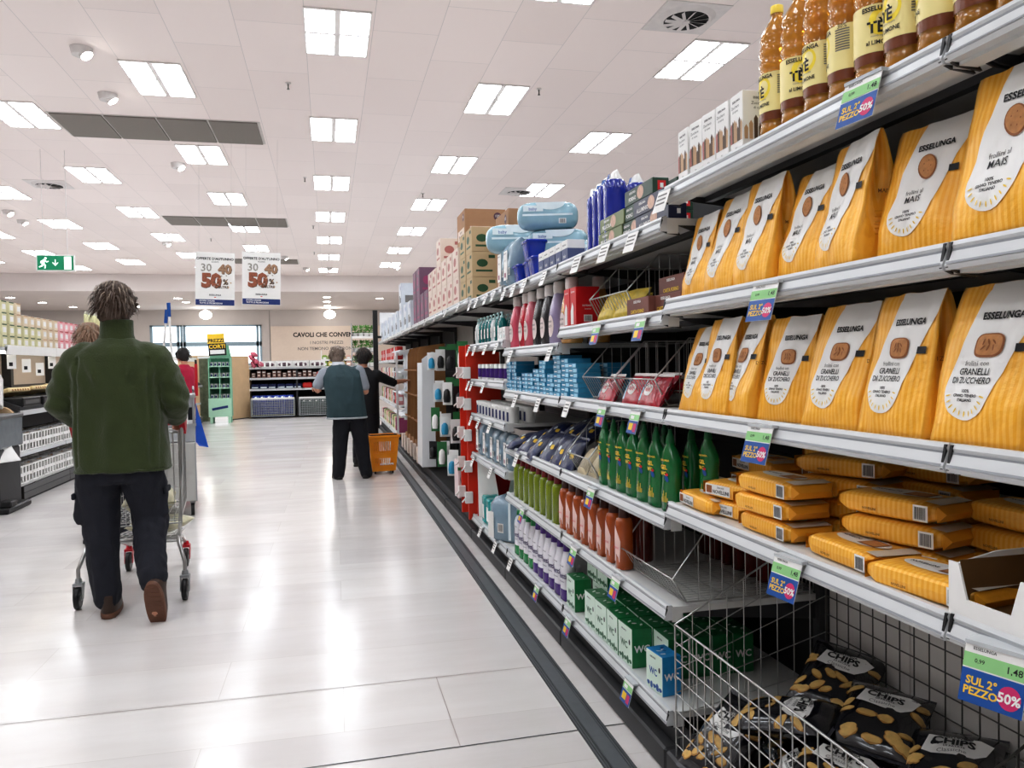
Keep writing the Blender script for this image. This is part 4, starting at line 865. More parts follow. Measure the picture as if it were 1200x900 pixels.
r=thing('wedge_display',(1.08,5.1,.196)); tag(r,'white and red wedge card display standing on the bottom shelf','display'); b=MB(); b.prism([(0,.75,0),(.3,.75,0),(.3,.75,.42),(.02,.75,.42)],(0,.02,0),RED); b.build('red_back',r); b=MB(); b.prism([(0,.70,0),(.16,.60,0),(.10,.65,.44),(0,.72,.44)],(0,.012,0),WHITE); b.build('white_card',r)
b=MB(); b.prism([(.14,.5,0),(.5,.3,0),(.5,.3,.42),(.22,.45,.42)],(0,.01,0),mat('pale_green_card',(196,206,200),.5)); b.build('side_card',r)
# red vertical panels
REDO=mat('orange_red_panel',(214,52,28),.4,vary=.05)
for i,(y,w) in enumerate(((5.96,'nearer'),(6.28,'farther'))):
    r=thing('red_divider',(1.03,y,0)); tag(r,'%s tall orange red divider panel with white prongs'%w,'panel','tall red divider panels'); b=MB(); b.prism([(0,0,.15),(.0,0,1.5),(.26,0,1.5),(.30,0,.15)],(0,.02,0),REDO); b.build('panel',r)
    for k in range(5):
        q=MB(); q.box(-.03,.03,-.03,-.001,.28+k*.24,.37+k*.24,WHITE,b=.004); q.tube([(-.02,-.02,.33+k*.24),(-.06,-.06,.30+k*.24)],.006,WHITE); q.build('prong_card',r)
# hanging accessories Y 6.3-8.3
def mk_hang(m1,m2,h):
    def f():
        r=thing('blister_pack'); b=MB(); b.box(-.05,.05,-.004,0,0,h,m2,b=.0015); b.build('backing_card',r); c=MB(); c.loft([(h*.12,.03,.03,0,-.02),(h*.3,.036,.036,0,-.02),(h*.6,.03,.03,0,-.02),(h*.7,.012,.012,0,-.015)],m1,12); c.build('item',r); return r
    return f
hp=[Proto(mk_hang(mat('hang_black',(22,22,24),.4),WHITE,.22),'blister pack','hanging brush and tool packs'),Proto(mk_hang(mat('hang_blue',(50,150,190),.3),WHITE,.2),'blister pack','hanging brush and tool packs'),Proto(mk_hang(WHITE,mat('hang_green',(40,110,60),.4),.26),'blister pack','hanging brush and tool packs'),Proto(mk_hang(mat('hang_black',(22,22,24),.4),BLACKP,.2),'blister pack','hanging brush and tool packs')]
k=0
hr=MB()
for j in range(10):
    for q in range(4):
        k+=1; y=6.65+j*.23; z=.30+q*.33
        for xx in(1.12,):
            hp[(j*3+q*2)%4].put(xx+.05*((j+q)%3),y,z,'hanging tool pack, %s column past the red panels, %s from the bottom'%(nth(j+1),nth(q+1)),rz=J(-35,5))
r=thing('mop_bucket_box',(1.16,6.75,.2)); tag(r,'white carton at floor level just past the red panels','carton'); b=MB(); b.box(-.1,.12,-.1,.1,0,.32,mat('pale_pink_carton',(226,206,206),.5),b=.003); b.build('carton',r)
b=MB(); b.box(-.101,.121,-.101,-.1,.24,.3,mat('hang_green',(40,110,60),.4)); b.build('print',r)
# white slanted board + brown panels + white displays
LW=mat('off_white_board',(224,226,228),.5,vary=.03)
r=thing('white_display',(1.05,9.05,0)); tag(r,'tall white slanted cardboard display past the hanging tools','display'); b=MB(); b.prism([(-.02,0,.17),(.14,0,.17),(.14,0,1.5),(.11,0,1.5),(.0,0,1.42)],(0,.03,0),LW); b.build('front_board',r); b=MB(); b.prism([(-.02,0.03,.17),(-.02,.5,.17),(.0,.5,1.38),(.0,.03,1.38)],(.02,0,0),LW); b.build('side_board',r)
for i in range(4):
    y=9.75+i*.42; r=thing('cardboard_display',(1.06,y,0)); tag(r,'brown cardboard display stand, %s past the white slanted board'%nth(i+1),'display','brown cardboard display stands'); b=MB(); b.prism([(-.01,0,.30),(.36,0,.30),(.36,0,1.62),(.05,0,1.58),(.02,0,1.5)],(0,.02,0),CARD); b.build('side_panel',r)
    b=MB()
    for q in range(4): b.box(.0,.35,.02,.38,.32+q*.32,.335+q*.32,CARD)
    b.box(-.0,.02,.02,.38,.32,.4,CARD); b.build('shelves',r)
for i in range(3):
    y=11.5+i*.52; r=thing('arched_display',(1.04,y,0)); tag(r,'white display with rounded cut outs, %s past the brown stands'%nth(i+1),'display','white displays with rounded cut outs')
    b=MB()
    for q in range(4):
        z0=.3+q*.32; pts=[(.16,0,z0)]+[(.16-.16*abs(math.cos(a))**1.0 if 0 else .02+.14*math.sin(a),0,z0+.15+.15*-math.cos(a)) for a in[PI*k/8 for k in range(9)]]+[(.16,0,z0+.31)]
        b.prism(pts,(0,.02,0),LW); b.box(-.02,.18,0,.5,z0+.305,z0+.32,LW)
    b.box(.16,.18,0,.5,.3,1.6,LW); b.build('shell',r); b=MB(); b.box(-.09,-.06,-.02,.0,.3,1.55,LW) if i==0 else b.box(.0,.14,.3,.32,.3,.5,PLUM); b.build('panel',r)
for i in range(6): # packs at foot
    r=thing('small_carton',(1.10,9.62+i*.40,.15)); tag(r,'small pale carton at the foot of the displays, %s from the white board'%nth(i+1),'carton','small pale cartons at the foot of the displays'); b=MB(); b.box(-.07,.07,-.08,.08,0,.2,CREAMB,b=.003); b.build('carton',r); b=MB(); b.box(-.03,.03,-.082,-.08,.05,.15,CARD); b.build('print',r)
# far right shelves (Y 13-18) goods
FARM=[mat('far_red',(190,40,34),.5,vary=.2),mat('far_white',(214,214,210),.5,vary=.1),mat('far_green',(110,140,60),.5,vary=.2),mat('far_rose',(206,140,140),.5,vary=.2),mat('far_dark',(44,44,58),.5,vary=.2),mat('far_cream',(220,208,170),.5,vary=.1)]
fp=[Proto(mk_box('grocery_packet',.14,.10,.22,m,lambda l,w,d,h:(l.decal(rect(-w*.3,w*.3,h*.3,h*.6,2),lambda x,z:V((x,-d/2-.001,z)),WHITE if m is not FARM[1] else RED,1),l.decal(rect(-d*.3,d*.3,h*.3,h*.6,2),lambda x,z:V((w/2+.001,x,z)),WHITE,1)),b=.012,part='packet'),'packet','packets on the far right shelves') for m in FARM]
for si,z in enumerate((.251,.701,1.101,1.451)):
    for j in range(16):
        y=13.1+j*.25
        fp[[2,5,3,5,2,5,4,3],[3,1,0,4,1,3,5,2],[1,1,4,1,1,5,1,0],[0,0,1,0,0,3,0,0]][0 if 0 else 0] if 0 else None
        m_i=([2,5,3,5,2,5,4,3],[3,1,0,4,1,3,5,2],[1,1,4,1,1,5,1,0],[0,0,1,0,0,3,0,0])[si][j%8]
        fp[m_i].put(1.15,y,z,'packet on the far right shelves, %s shelf up, %s along'%(nth(si+1),nth(j+1)))
r=thing('black_post',(1.0,17.2,0)); tag(r,'tall black post at the far end of the right shelves','post'); b=MB(); b.box(-.05,.05,-.05,.05,0,2.55,BLACKP); b.build('post',r); b=MB(); b.box(.05,.8,-.02,.02,1.95,2.0,BLACKP); b.box(.1,.8,-.01,.01,2.0,2.5,LW); b.build('header_panel',r)

# ------------------------------------------------------------------ price tags
def mk_tag(txt=True):
    r=thing('price_tag'); w,h=.085,.082; b=MB(); T=Matrix.Rotation(R(-16),4,'X')
    b.box(-w/2,w/2,-.0012,0,-h,0,WHITE,T); b.build('card',r); l=MB()
    def q(x0,x1,z0,z1,m,k=.0004): l.poly([tuple(T@V((x,-.0014-k,z))) for x,z in((x0,z0),(x1,z0),(x1,z1),(x0,z1))],m)
    q(-w/2,w/2,-.034,-.014,GREENB); q(-w/2,w/2,-h,-.036,BLUE)
    if txt:
        l.text('SUL 2°',.015,(-.014,-.0022,-.056),YEL,.03,T=T); l.text('PEZZO',.015,(-.014,-.0022,-.070),YEL,.03,T=T)
        l.poly([tuple(T@V((x,-.0022,z))) for x,z in ellipse(.024,-.060,.015,.016,18)],PINK); l.text('50%',.018,(.024,-.0028,-.067),WHITE,.03,T=T)
        l.text('1,48',.013,(.026,-.0022,-.028),INK,.01,T=T); l.text('0,99',.008,(-.02,-.0022,-.026),INK,.01,T=T); l.text('ESSELUNGA',.006,(-.015,-.0022,-.009),INK,.01,T=T)
    else:
        q(-.03,.0,-.03,-.018,WHITE,.001); q(-.03,.005,-.07,-.045,YEL,.001); q(.01,.035,-.075,-.045,PINK,.001)
    l.build('print',r); c=MB(); c.box(-w/2,w/2,-.004,.030,-.002,.004,mat('clear_holder',(200,204,206),.2)); c.build('holder',r); return r
def mk_tagw():
    r=thing('price_tag'); w,h=.075,.075; b=MB(); T=Matrix.Rotation(R(-20),4,'X'); b.box(-w/2,w/2,-.0012,0,-h,0,WHITE,T); b.build('card',r); l=MB()
    for z in(-.02,-.035,-.05): l.poly([tuple(T@V((x,-.0018,zz))) for x,zz in((-.03,z),(.025,z),(.025,z+.006),(-.03,z+.006))],GREYINK)
    l.build('print',r); c=MB(); c.box(-w/2,w/2,-.002,.026,-.002,.003,mat('clear_holder',(200,204,206),.2)); c.build('holder',r); return r
tg=Proto(mk_tag,'price tag','blue and green offer tags'); tf=Proto(lambda:mk_tag(False),'price tag','blue and green offer tags'); tw=Proto(mk_tagw,'price tag','white price tags')
xt=XF-.020
def tags(lst,z,proto,where,xx=None,rz=-90,sc_=1.0):
    for i,y in enumerate(lst): proto.put(xt,y,z-.012,'price tag on the %s rail, %s from the near end'%(where,nth(i+1)),rz=rz,scale=sc_)
tg.put(xt-.01,1.035,.88,'offer tag SUL 2 PEZZO 50% below the white card trays, nearest tag',rz=-72,scale=1.15)
tg.put(xt,1.635,.88,'offer tag SUL 2 PEZZO 50% under the flat yellow packs',rz=-84)
tg.put(xt,1.75,1.184,'offer tag SUL 2 PEZZO 50% under the sugar grain biscuits',rz=-84); tg.put(xt,1.72,1.533,'offer tag SUL 2 PEZZO 50% under the corn biscuits',rz=-84)
tg.put(xt,1.36,1.90,'shiny offer tag under the tea bottles on the top shelf',rz=-84); tw.put(xt,2.30,1.885,'pale price tag under the sugar cartons',rz=-84)
tags((2.56,2.84,3.18),1.81,tw,'lower top shelf, near bay',rz=-84); tags((3.7,4.1,4.35,4.6),1.81,tw,'lower top shelf, second bay'); tags((4.9,5.15,5.5,5.75),1.83,tw,'top shelf over the grey pouches')
tags((6.3,7.0,7.7,8.5,9.3,10.2,11.2,12.2,13.4,14.8),1.86,tw,'far top shelf')
tags((2.50,2.95),1.51,tf,'second shelf, near bay'); tags((3.62,4.45),1.44,tw,'detergent jug shelf'); tags((4.85,5.2,5.6,5.85),1.495,tw,'teal bottle shelf')
tags((2.56,2.90),1.19,tf,'third shelf, near bay'); tags((3.35,),1.19,tw,'third shelf by the basket'); tags((3.85,4.35),1.185,tw,'third shelf under the blue cartons'); tags((5.3,5.75,5.9),1.235,tw,'shelf of violet cans')
tags((5.1,5.5,5.8),.975,tw,'shelf of white tubs'); tags((3.05,),.845,tf,'fourth shelf under the green bottles'); tags((4.35,),.845,tw,'fourth shelf under the navy bags'); tags((5.1,5.75),.675,tw,'shelf of grey pouches')
tags((2.78,3.3),.547,tf,'fifth shelf'); tags((4.25,),.55,tf,'fifth shelf under the lime bottles'); tags((2.66,3.4,3.95),.2,tf,'bottom shelf'); tags((4.55,5.0,5.5),.2,tw,'bottom shelf far part')

# ------------------------------------------------------------------ chips cage and bags
cg=thing('wire_cage',(0,0,0)); tag(cg,'large grey wire mesh cage holding bags of chips under the biscuits','wire cage')
y0,y1,x0,x1=1.20,2.30,1.055,1.60; zb,zf,zk=.07,.51,.80
def grid(m,P,nu,nv,r1=.0022,r2=.0034,M1=SILVER):
    # P(u,v)->point
    for i in range(nu+1): m.tube([P(i/nu,0),P(i/nu,1)],r2 if i in(0,nu) else r1,M1,5)
    for j in range(nv+1): m.tube([P(0,j/nv),P(1,j/nv)],r2 if j in(0,nv) else r1,M1,5)
b=MB(); grid(b,lambda u,v:(x0,y0+(y1-y0)*u,zb+(zf-zb)*v),22,8,M1=CHROME); b.build('front_mesh',cg)
b=MB(); grid(b,lambda u,v:(x0+(x1-x0)*u,y1,zb+((zf+(zk-zf)*u)-zb)*v),9,6,.0018,.003,M1=CHROME); b.build('side_mesh',cg)
b=MB(); grid(b,lambda u,v:(x0+(x1-x0)*u,y0,zb+((zf+(zk-zf)*u)-zb)*v),9,6,.0018,.003,M1=WIRE); b.build('side_mesh',cg)
b=MB(); grid(b,lambda u,v:(x1,y0+(y1-y0)*u,zb+(zk-zb)*v),19,12,M1=WIRE); b.build('back_mesh',cg)
b=MB(); grid(b,lambda u,v:(x0+(x1-x0)*u,y0+(y1-y0)*v,zb),8,14,M1=WIRE); b.build('base_mesh',cg)
CHIPF=mat('black_chips_film',(14,14,22),.22,vary=.4,coat=.5,bump=.35,bscale=16); CHIP=mat('chip_print',(214,176,104),.5,vary=.25,scale=60); CHIPE=mat('chip_edge_print',(170,120,52),.5)
def deco_chips(seed):
    def f(l,fn):
        rr=random.Random(seed)
        # white label
        l.decal([(-.075,.018),(-.06,.075),(.055,.085),(.085,.075),(.07,.03),(.045,.005),(.0,.0),(-.05,.01)],fn(.0016),WHITE,7)
        l.text('ESSELUNGA',.013,(.0,0,.068),INK,.03,fn=fn(.0034)); l.text('CHIPS',.036,(-.002,0,.040),INK,.04,fn=fn(.0034)); l.text('DI PATATE',.010,(.0,0,.029),INK,.02,fn=fn(.0034)); l.text('Classiche',.018,(-.005,0,.011),GREYINK,.0,fn=fn(.0034))
        for k in range(16):
            x=rr.uniform(-.095,.095); y=-.02-rr.uniform(0,.10) if k<12 else rr.choice((-.095,.095)); a=rr.uniform(-1,1); rx=rr.uniform(.017,.027); rz=rr.uniform(.009,.015)
            if k>=12: x=rr.choice((-.092,.094)); y=rr.uniform(-.02,.09)
            l.decal(ellipse(x,y,rx+.001,rz+.001,12,.12,a),fn(.0012),CHIPE,2); l.decal(ellipse(x,y+.001,rx-.001,rz-.0012,12,.12,a),fn(.0018),CHIP,2)
    return f
chp=[Proto(pillow(.22,.27,.08,CHIPF,'chips_bag',deco_chips(k),k,mat('clear_crimp',(60,60,66),.3)),'chips bag','black potato chips bags in the cage') for k in(1,2,3)]
for i,(x,y,z,rx,ry,rz,k,w) in enumerate(((1.50,2.10,.33,22,8,-52,0,'highest against the back corner'),(1.45,1.84,.32,14,4,-50,1,'middle of the pile facing up'),(1.47,1.60,.30,14,-4,-48,2,'right of the middle bag'),(1.25,1.97,.29,10,0,-140,1,'left of the pile, label turned sideways'),(1.19,1.84,.18,38,0,-112,2,'pressed against the front mesh at the left'),(1.17,2.14,.17,42,0,-80,0,'in the far front corner'),
      (1.22,1.72,.25,8,8,-50,0,'front middle of the pile'),(1.48,1.36,.28,16,0,-52,1,'nearest at the right of the pile'),(1.25,1.42,.20,8,0,-95,2,'low at the near front'),(1.4,2.1,.22,5,0,-90,2,'second layer at the far back'),(1.4,1.8,.19,5,0,-85,1,'second layer in the middle'),(1.42,1.5,.16,0,0,-90,0,'second layer near the middle'),(1.4,2.05,.12,3,0,-95,1,'bottom layer at the far end'),(1.38,1.7,.09,2,0,-88,2,'bottom layer in the middle'),(1.4,1.38,.09,0,0,-92,0,'bottom layer at the near end'))):
    chp[k].put(x,y,z,'black potato chips bag %s'%w,rz=rz,rx=rx,ry=ry)

# ------------------------------------------------------------------ posters and exit sign
def digits(l,t,size,o,m1,m2,bold=.06):
    l.text(t,size,(o[0]+.008,-.0032,o[1]-.008),m2,bold); l.text(t,size,(o[0],-.0045,o[1]),m1,bold)
def mk_post():
    r=thing('hanging_poster'); b=MB(); b.box(-.245,.245,-.002,.002,-.70,0,WHITE); b.build('sheet',r); l=MB()
    l.poly([(-.24,-.0028,-.695),(.24,-.0028,-.695),(.24,-.0028,-.62),(-.24,-.0028,-.62)],mat('navy_band',(28,48,110),.5))
    l.text('OFFERTE D\'AUTUNNO',.045,(0,-.0035,-.10),INK,.03); l.text('SCONTI',.025,(0,-.0035,-.135),GREYINK,.02)
    digits(l,'30',.14,(-.11,-.25),mat('grey_leaf_digits',(170,168,160),.5,vary=.4,scale=60),WHITE,.02); digits(l,'40',.16,(.12,-.27),mat('tan_leaf_digits',(176,140,112),.5,vary=.4,scale=50),BR1,.05); digits(l,'50',.24,(-.05,-.45),mat('rust_leaf_digits',(158,92,66),.5,vary=.35,scale=40),BR1,.06)
    l.text('%',.10,(.13,-.0045,-.42),BR1,.03); l.text('E OLTRE',.045,(.08,-.0055,-.47),BR1,.03)
    for k in range(16): l.poly([(x,-.006,z) for x,z in ellipse(J(-.04,.2),J(-.47,-.28),.012,.008,7,.3,J(0,3))],random.choice((BR1,TAN,mat('grey_leaf_digits',(170,168,160),.5))))
    l.text('ESSELUNGA',.028,(.0,-.0035,-.57),INK,.03); l.box(-.012,.012,-.0035,-.0028,-.595,-.585,RED)
    l.text('SCOPRI ONLINE',.026,(-.10,-.0035,-.648),WHITE,.03); l.text('TUTTE LE PROMOZIONI',.026,(-.05,-.0035,-.678),WHITE,.03); l.build('print',r)
    w=MB(); w.tube([(-.2,0,0),(-.2,0,1.53)],.001,SILVER,4); w.tube([(.2,0,0),(.2,0,1.53)],.001,SILVER,4); w.build('hanging_wire',r); return r
ps=Proto(mk_post,'poster','hanging autumn offer posters')
ps.put(-1.42,11,2.885,'left of the two hanging autumn offer posters',rz=3,ry=1.5); ps.put(-.835,11,2.895,'right of the two hanging autumn offer posters',rz=3,ry=1.5)
EXG=mat('exit_green',(14,120,84),.4,emit=.35); EXW=mat('exit_white',(232,244,236),.4,emit=.7)
r=thing('exit_sign',(-3.625,12,2.745)); tag(r,'green emergency exit sign with running figure and down arrow','exit sign'); b=MB(); b.box(-.24,.24,-.02,.02,-.01,.215,WHITE,b=.004); b.build('case',r); b=MB(); b.box(-.225,.225,-.024,-.02,.005,.20,EXG); b.build('green_panel',r)
l=MB(); yy=-.0255
l.poly([(.11,yy,.015),(.2,yy,.015),(.2,yy,.19),(.11,yy,.19)],EXW)
l.poly([(-.006,yy,.15),(.006,yy,.15),(.006,yy,.09),(.035,yy,.115),(.035,yy,.10),(.0,yy,.06),(-.035,yy,.10),(-.035,yy,.115),(-.006,yy,.09)],EXW)
l.poly([(x,yy,z) for x,z in ellipse(-.12,.165,.016,.016,14)],EXW)
for a_,b_,w_ in(((-.135,.145),(-.155,.09),.016),((-.135,.14),(-.105,.115),.007),((-.105,.115),(-.085,.125),.006),((-.14,.14),(-.175,.125),.006),((-.175,.125),(-.18,.10),.006),((-.15,.095),(-.125,.065),.010),((-.125,.065),(-.13,.03),.008),((-.155,.095),(-.165,.06),.010),((-.165,.06),(-.20,.045),.008)):
    a_=V((a_[0],yy,a_[1])); b_=V((b_[0],yy,b_[1])); d_=(b_-a_).normalized(); n_=V((-d_.z,0,d_.x))*w_; l.poly([a_-n_-d_*.004,b_-n_+d_*.004,b_+n_+d_*.004,a_+n_-d_*.004],EXW)
l.build('pictogram',r); b=MB(); b.tube([(-.15,0,.215),(-.15,0,1.655)],.004,GRID,5); b.tube([(.15,0,.215),(.15,0,1.655)],.004,GRID,5); b.build('hanging_rod',r)
#@@PART2
EXPO=0.28
# ------------------------------------------------------------------ left counter and shelves
LXF=-3.2; LXB=-3.85
GREYP=mat('left_plinth_grey',(92,92,92),.45,vary=.1)
LGLOW=mat('counter_lamp',(255,250,240),.4,vary=0,emit=5)
def perf(w,d,h,nx,nz):
    def f():
        r=thing('white_crate'); b=MB(); t=.004
        def wall(T,L,n):
            cw=L/n; ch=h/nz
            for i in range(n+1): b.box(-L/2+cw*i-(.35*cw/2),-L/2+cw*i+(.35*cw/2),-t,0,0,h,WHITE,T) if 0<i<n else b.box(-L/2 if i==0 else L/2-.01,-L/2+.01 if i==0 else L/2,-t,0,0,h,WHITE,T)
            for j in range(nz+1): z=ch*j; b.box(-L/2,L/2,-t-.0005,-.0005,max(0,z-.016),min(h,z+.016),WHITE,T)
        wall(Matrix.Translation((0,-d/2,0)),w,nx); wall(Matrix.Translation((w/2,0,0))@Matrix.Rotation(R(90),4,'Z'),d,max(2,int(nx*d/w))); b.box(-w/2,w/2,-d/2,d/2,0,.004,WHITE); b.box(-w/2,w/2,d/2-.004,d/2,0,h,WHITE); b.box(-w/2,-w/2+.004,-d/2,d/2,0,h,WHITE); b.build('crate',r); return r
    return f
cr=Proto(perf(.36,.30,.19,4,2),'crate','white perforated crates on the left counter shelves')
jb=Proto(lambda:mk_tin(mat('tan_jar',(170,140,110),.3,vary=.2),mat('jar_lid_grey',(150,150,150),.4))(),'jar','small jars in the white crates')
nb=0
for i in range(8):
    y0=9.15+i*1.5; r=thing('counter_bay'); tag(r,'left hand counter bay with a lit canopy, %s from the wooden end panel'%nth(i+1),'counter','left counter bays')
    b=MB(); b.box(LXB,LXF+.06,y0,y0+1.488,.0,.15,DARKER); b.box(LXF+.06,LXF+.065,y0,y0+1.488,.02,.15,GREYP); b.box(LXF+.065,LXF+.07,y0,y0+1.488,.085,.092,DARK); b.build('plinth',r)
    b=MB(); b.box(LXB,LXF+.03,y0+.003,y0+1.485,.15,.17,DECK); b.box(LXB+.15,LXF+.0,y0+.003,y0+1.485,.48,.50,DECK); b.box(LXF+.0,LXF+.03,y0+.003,y0+1.485,.46,.505,STEEL); b.build('shelf',r)
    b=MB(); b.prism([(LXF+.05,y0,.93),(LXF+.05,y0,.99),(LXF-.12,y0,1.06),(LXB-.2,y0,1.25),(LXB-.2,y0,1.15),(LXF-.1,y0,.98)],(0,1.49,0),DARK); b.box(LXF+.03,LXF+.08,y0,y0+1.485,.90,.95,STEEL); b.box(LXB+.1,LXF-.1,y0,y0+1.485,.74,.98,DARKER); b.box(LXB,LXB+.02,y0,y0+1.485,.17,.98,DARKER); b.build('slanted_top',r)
    b=MB(); b.box(LXB-.05,LXB,y0,y0+1.485,1.15,1.60,mat('counter_back_beige',(206,192,180),.5,vary=.1,scale=4)); b.build('back_panel',r)
    b=MB(); b.box(LXB-.1,LXF-.05,y0,y0+1.485,1.58,1.62,STEEL); b.box(LXF-.07,LXF-.04,y0,y0+1.485,1.54,1.64,WHITE); b.build('canopy',r)
    b=MB(); b.box(LXF-.2,LXF-.12,y0+.05,y0+1.44,1.555,1.578,LGLOW); b.build('lamp_tube',r)
    b=MB(); b.box(LXB,LXB+.10,y0+.0,y0+.08,.9,1.58,DARK); b.build('upright',r)
    if i<5:
        for z,dz in((.172,.0),(.502,.0)):
            for k in range(4):
                nb+=1; cr.put(LXF-.13 if z<.4 else LXF-.15,y0+.19+k*.372,z,'white perforated crate on the %s left shelf, %s from the wooden end panel'%('lower' if z<.4 else 'upper',nth(i*4+k+1)),rz=90)
                if i<3:
                    for q in range(3): jb.put(LXF-.13,y0+.09+k*.372+q*.10,z+.10,'small tan jar in a crate on the %s left shelf, %s from the end panel'%('lower' if z<.4 else 'upper',nth(i*12+k*3+q+1)),rz=90)
fl=Proto(mk_box('flat_bread_pack',.5,.36,.05,mat('pale_bread_pack',(222,200,150),.5,vary=.15,scale=20),lambda l,w,d,h:[l.box(-w/2+.06*k,-w/2+.06*k+.03,-d/2-.002,-d/2,.01,.03,CARD) for k in range(1,8)],b=.012,part='pack'),'packet','pale long packs on the slanted counter')
for i in range(9): fl.put(LXF-.22+.02*(i%2),9.5+i*.62,1.09+.01*(i%3),'pale flat pack lying on the slanted counter, %s from the wooden end panel'%nth(i+1),rz=90+J(-12,12),rx=-18)
dk=Proto(mk_box('dark_tray',.52,.3,.10,BLACKP,lambda l,w,d,h:l.box(-w*.4,w*.4,-d/2-.002,-d/2,.03,.07,GREYP),b=.01,part='tray'),'tray','dark trays on the left counter front')
for i in range(5): dk.put(LXF-.08,9.45+i*.6,.985,'dark tray on the counter front edge, %s from the wooden end panel'%nth(i+1),rz=90)
# hanging price cards below canopy
hc=Proto(mk_box('hanging_card',.11,.004,.15,WHITE,lambda l,w,d,h:l.box(-w*.3,w*.1,-d/2-.001,-d/2,.03,.07,INK),b=0,part='card'),'sign card','white cards hanging under the canopy')
for i in range(12): hc.put(LXF-.1,9.4+i*.42,1.39-.04*(i%3),'white card hanging under the left canopy, %s from the near end'%nth(i+1),rz=60)
# packs on top of canopy
PK1=mat('pink_packet',(236,186,190),.45,vary=.15); PK2=mat('pale_yellow_packet',(218,214,176),.5,vary=.12); PK3=mat('peach_packet',(226,210,186),.5,vary=.1)
def deco_pk(m): return lambda l,w,d,h:(l.box(-w*.35,w*.35,-d/2-.001,-d/2,h*.25,h*.7,WHITE),l.box(-w*.5,w*.5,-d/2-.0015,-d/2,h*.88,h*.98,m),l.box(w/2,w/2+.001,-d*.35,d*.35,h*.25,h*.7,WHITE))
p1=Proto(mk_box('top_packet',.13,.12,.13,PK1,deco_pk(mat('rose_red_print',(206,60,80),.4)),b=.004,part='packet'),'packet','packets stacked on the left canopy')
p2=Proto(mk_box('top_packet',.13,.12,.13,PK2,deco_pk(mat('green_leaf_print',(40,80,50),.5)),b=.004,part='packet'),'packet','packets stacked on the left canopy')
p3=Proto(mk_box('top_packet',.13,.12,.13,PK3,deco_pk(TAN),b=.004,part='packet'),'packet','packets stacked on the left canopy')
for j in range(26):
    y=8.75+j*.29 if 0 else 9.2+j*.2
    for k in range(4 if j<3 else 3):
        if k==3 and j%4==3: continue
        pr=(p2 if j<6 and k<2 or j<2 else (p3 if j<9 else p1)); nm='pale yellow' if pr is p2 else ('peach' if pr is p3 else 'pink')
        pr.put(LXF-.14,y,1.622+k*.121,'%s packet on the left canopy, %s from the near end, %s up'%(nm,nth(j+1),nth(k+1)),rz=90,scale=.92)
bo=Proto(lambda:mk_dish(mat('pale_oil_bottle',(214,214,170),.25),mat('pale_cap',(200,200,180),.4),None)(),'bottle','pale bottles on the pink packets')
for i in range(7): bo.put(LXF-.15,12.3+i*.2,1.987,'pale bottle standing on the pink packets, %s from the near end'%nth(i+1),scale=.9)
# wooden end panel, bin, box
r=thing('end_panel',(LXF+.03,9.06,0)); tag(r,'beech end panel with a rounded top corner at the near end of the left counter','panel'); b=MB()
pts=[(0,0,0),(0,0,.86)]+[(-.14+.14*math.cos(a),0,.86+.14*math.sin(a)) for a in[PI/2*k/8 for k in range(1,9)]]+[(-1.1,0,1.0),(-1.1,0,0)]
b.prism(pts,(0,.05,0),WOOD); b.build('board',r); b=MB(); b.loft([(0,.02,.02),(.004,.02,.02)],SILVER,12,T=Matrix.Translation((-.15,-.001,.85))@Matrix.Rotation(R(90),4,'X')); b.build('screw_cap',r)
r=thing('waste_bin',(-3.35,8.62,0)); tag(r,'dark grey bin with a glass front at the left edge of the photo','bin'); b=MB(); b.box(-.3,.28,-.28,.28,0.03,.62,DARK,b=.02); b.build('body',r)
b=MB(); b.box(-.36,.36,-.3,.3,0,.06,BLACKP,b=.015); b.box(.2,.37,-.26,-.1,.06,.12,BLACKP,b=.01); b.build('base',r); b=MB(); b.box(-.32,.30,-.30,.30,.62,.92,mat('bin_clear_panel',(120,128,134),.2,vary=.15,trans=.2),b=.01); b.box(-.31,.31,-.31,.31,.90,.94,GREYP,b=.01); b.build('clear_box',r); b=MB(); b.box(.0,.305,-.305,-.301,.68,.84,BLUE); b.build('blue_panel',r)
pa=Proto(pillow(.34,.3,.05,WHITE,'paper_bag',None,9),'bag','white bags heaped on the bin')
pa.put(-3.35,8.62,.945,'white folded bag on top of the grey bin',rz=20); pa.put(-3.08,8.5,.56,'white bag drooping out of the front of the grey bin',rz=60,rx=50,scale=.7); pa.put(-3.45,8.75,1.0,'white bag leaning on the one on the bin',rz=-30,rx=15)
r=thing('white_box',(-3.45,8.95,.99)); tag(r,'tilted white box standing over the beech end panel','box'); r.rotation_euler=(R(-14),0,R(15)); b=MB(); b.box(-.25,.2,-.1,.1,0,.33,WHITE,b=.01); b.build('box',r); b=MB(); b.box(-.2,0,-.102,-.1,.1,.2,GREYINK); b.build('print',r)

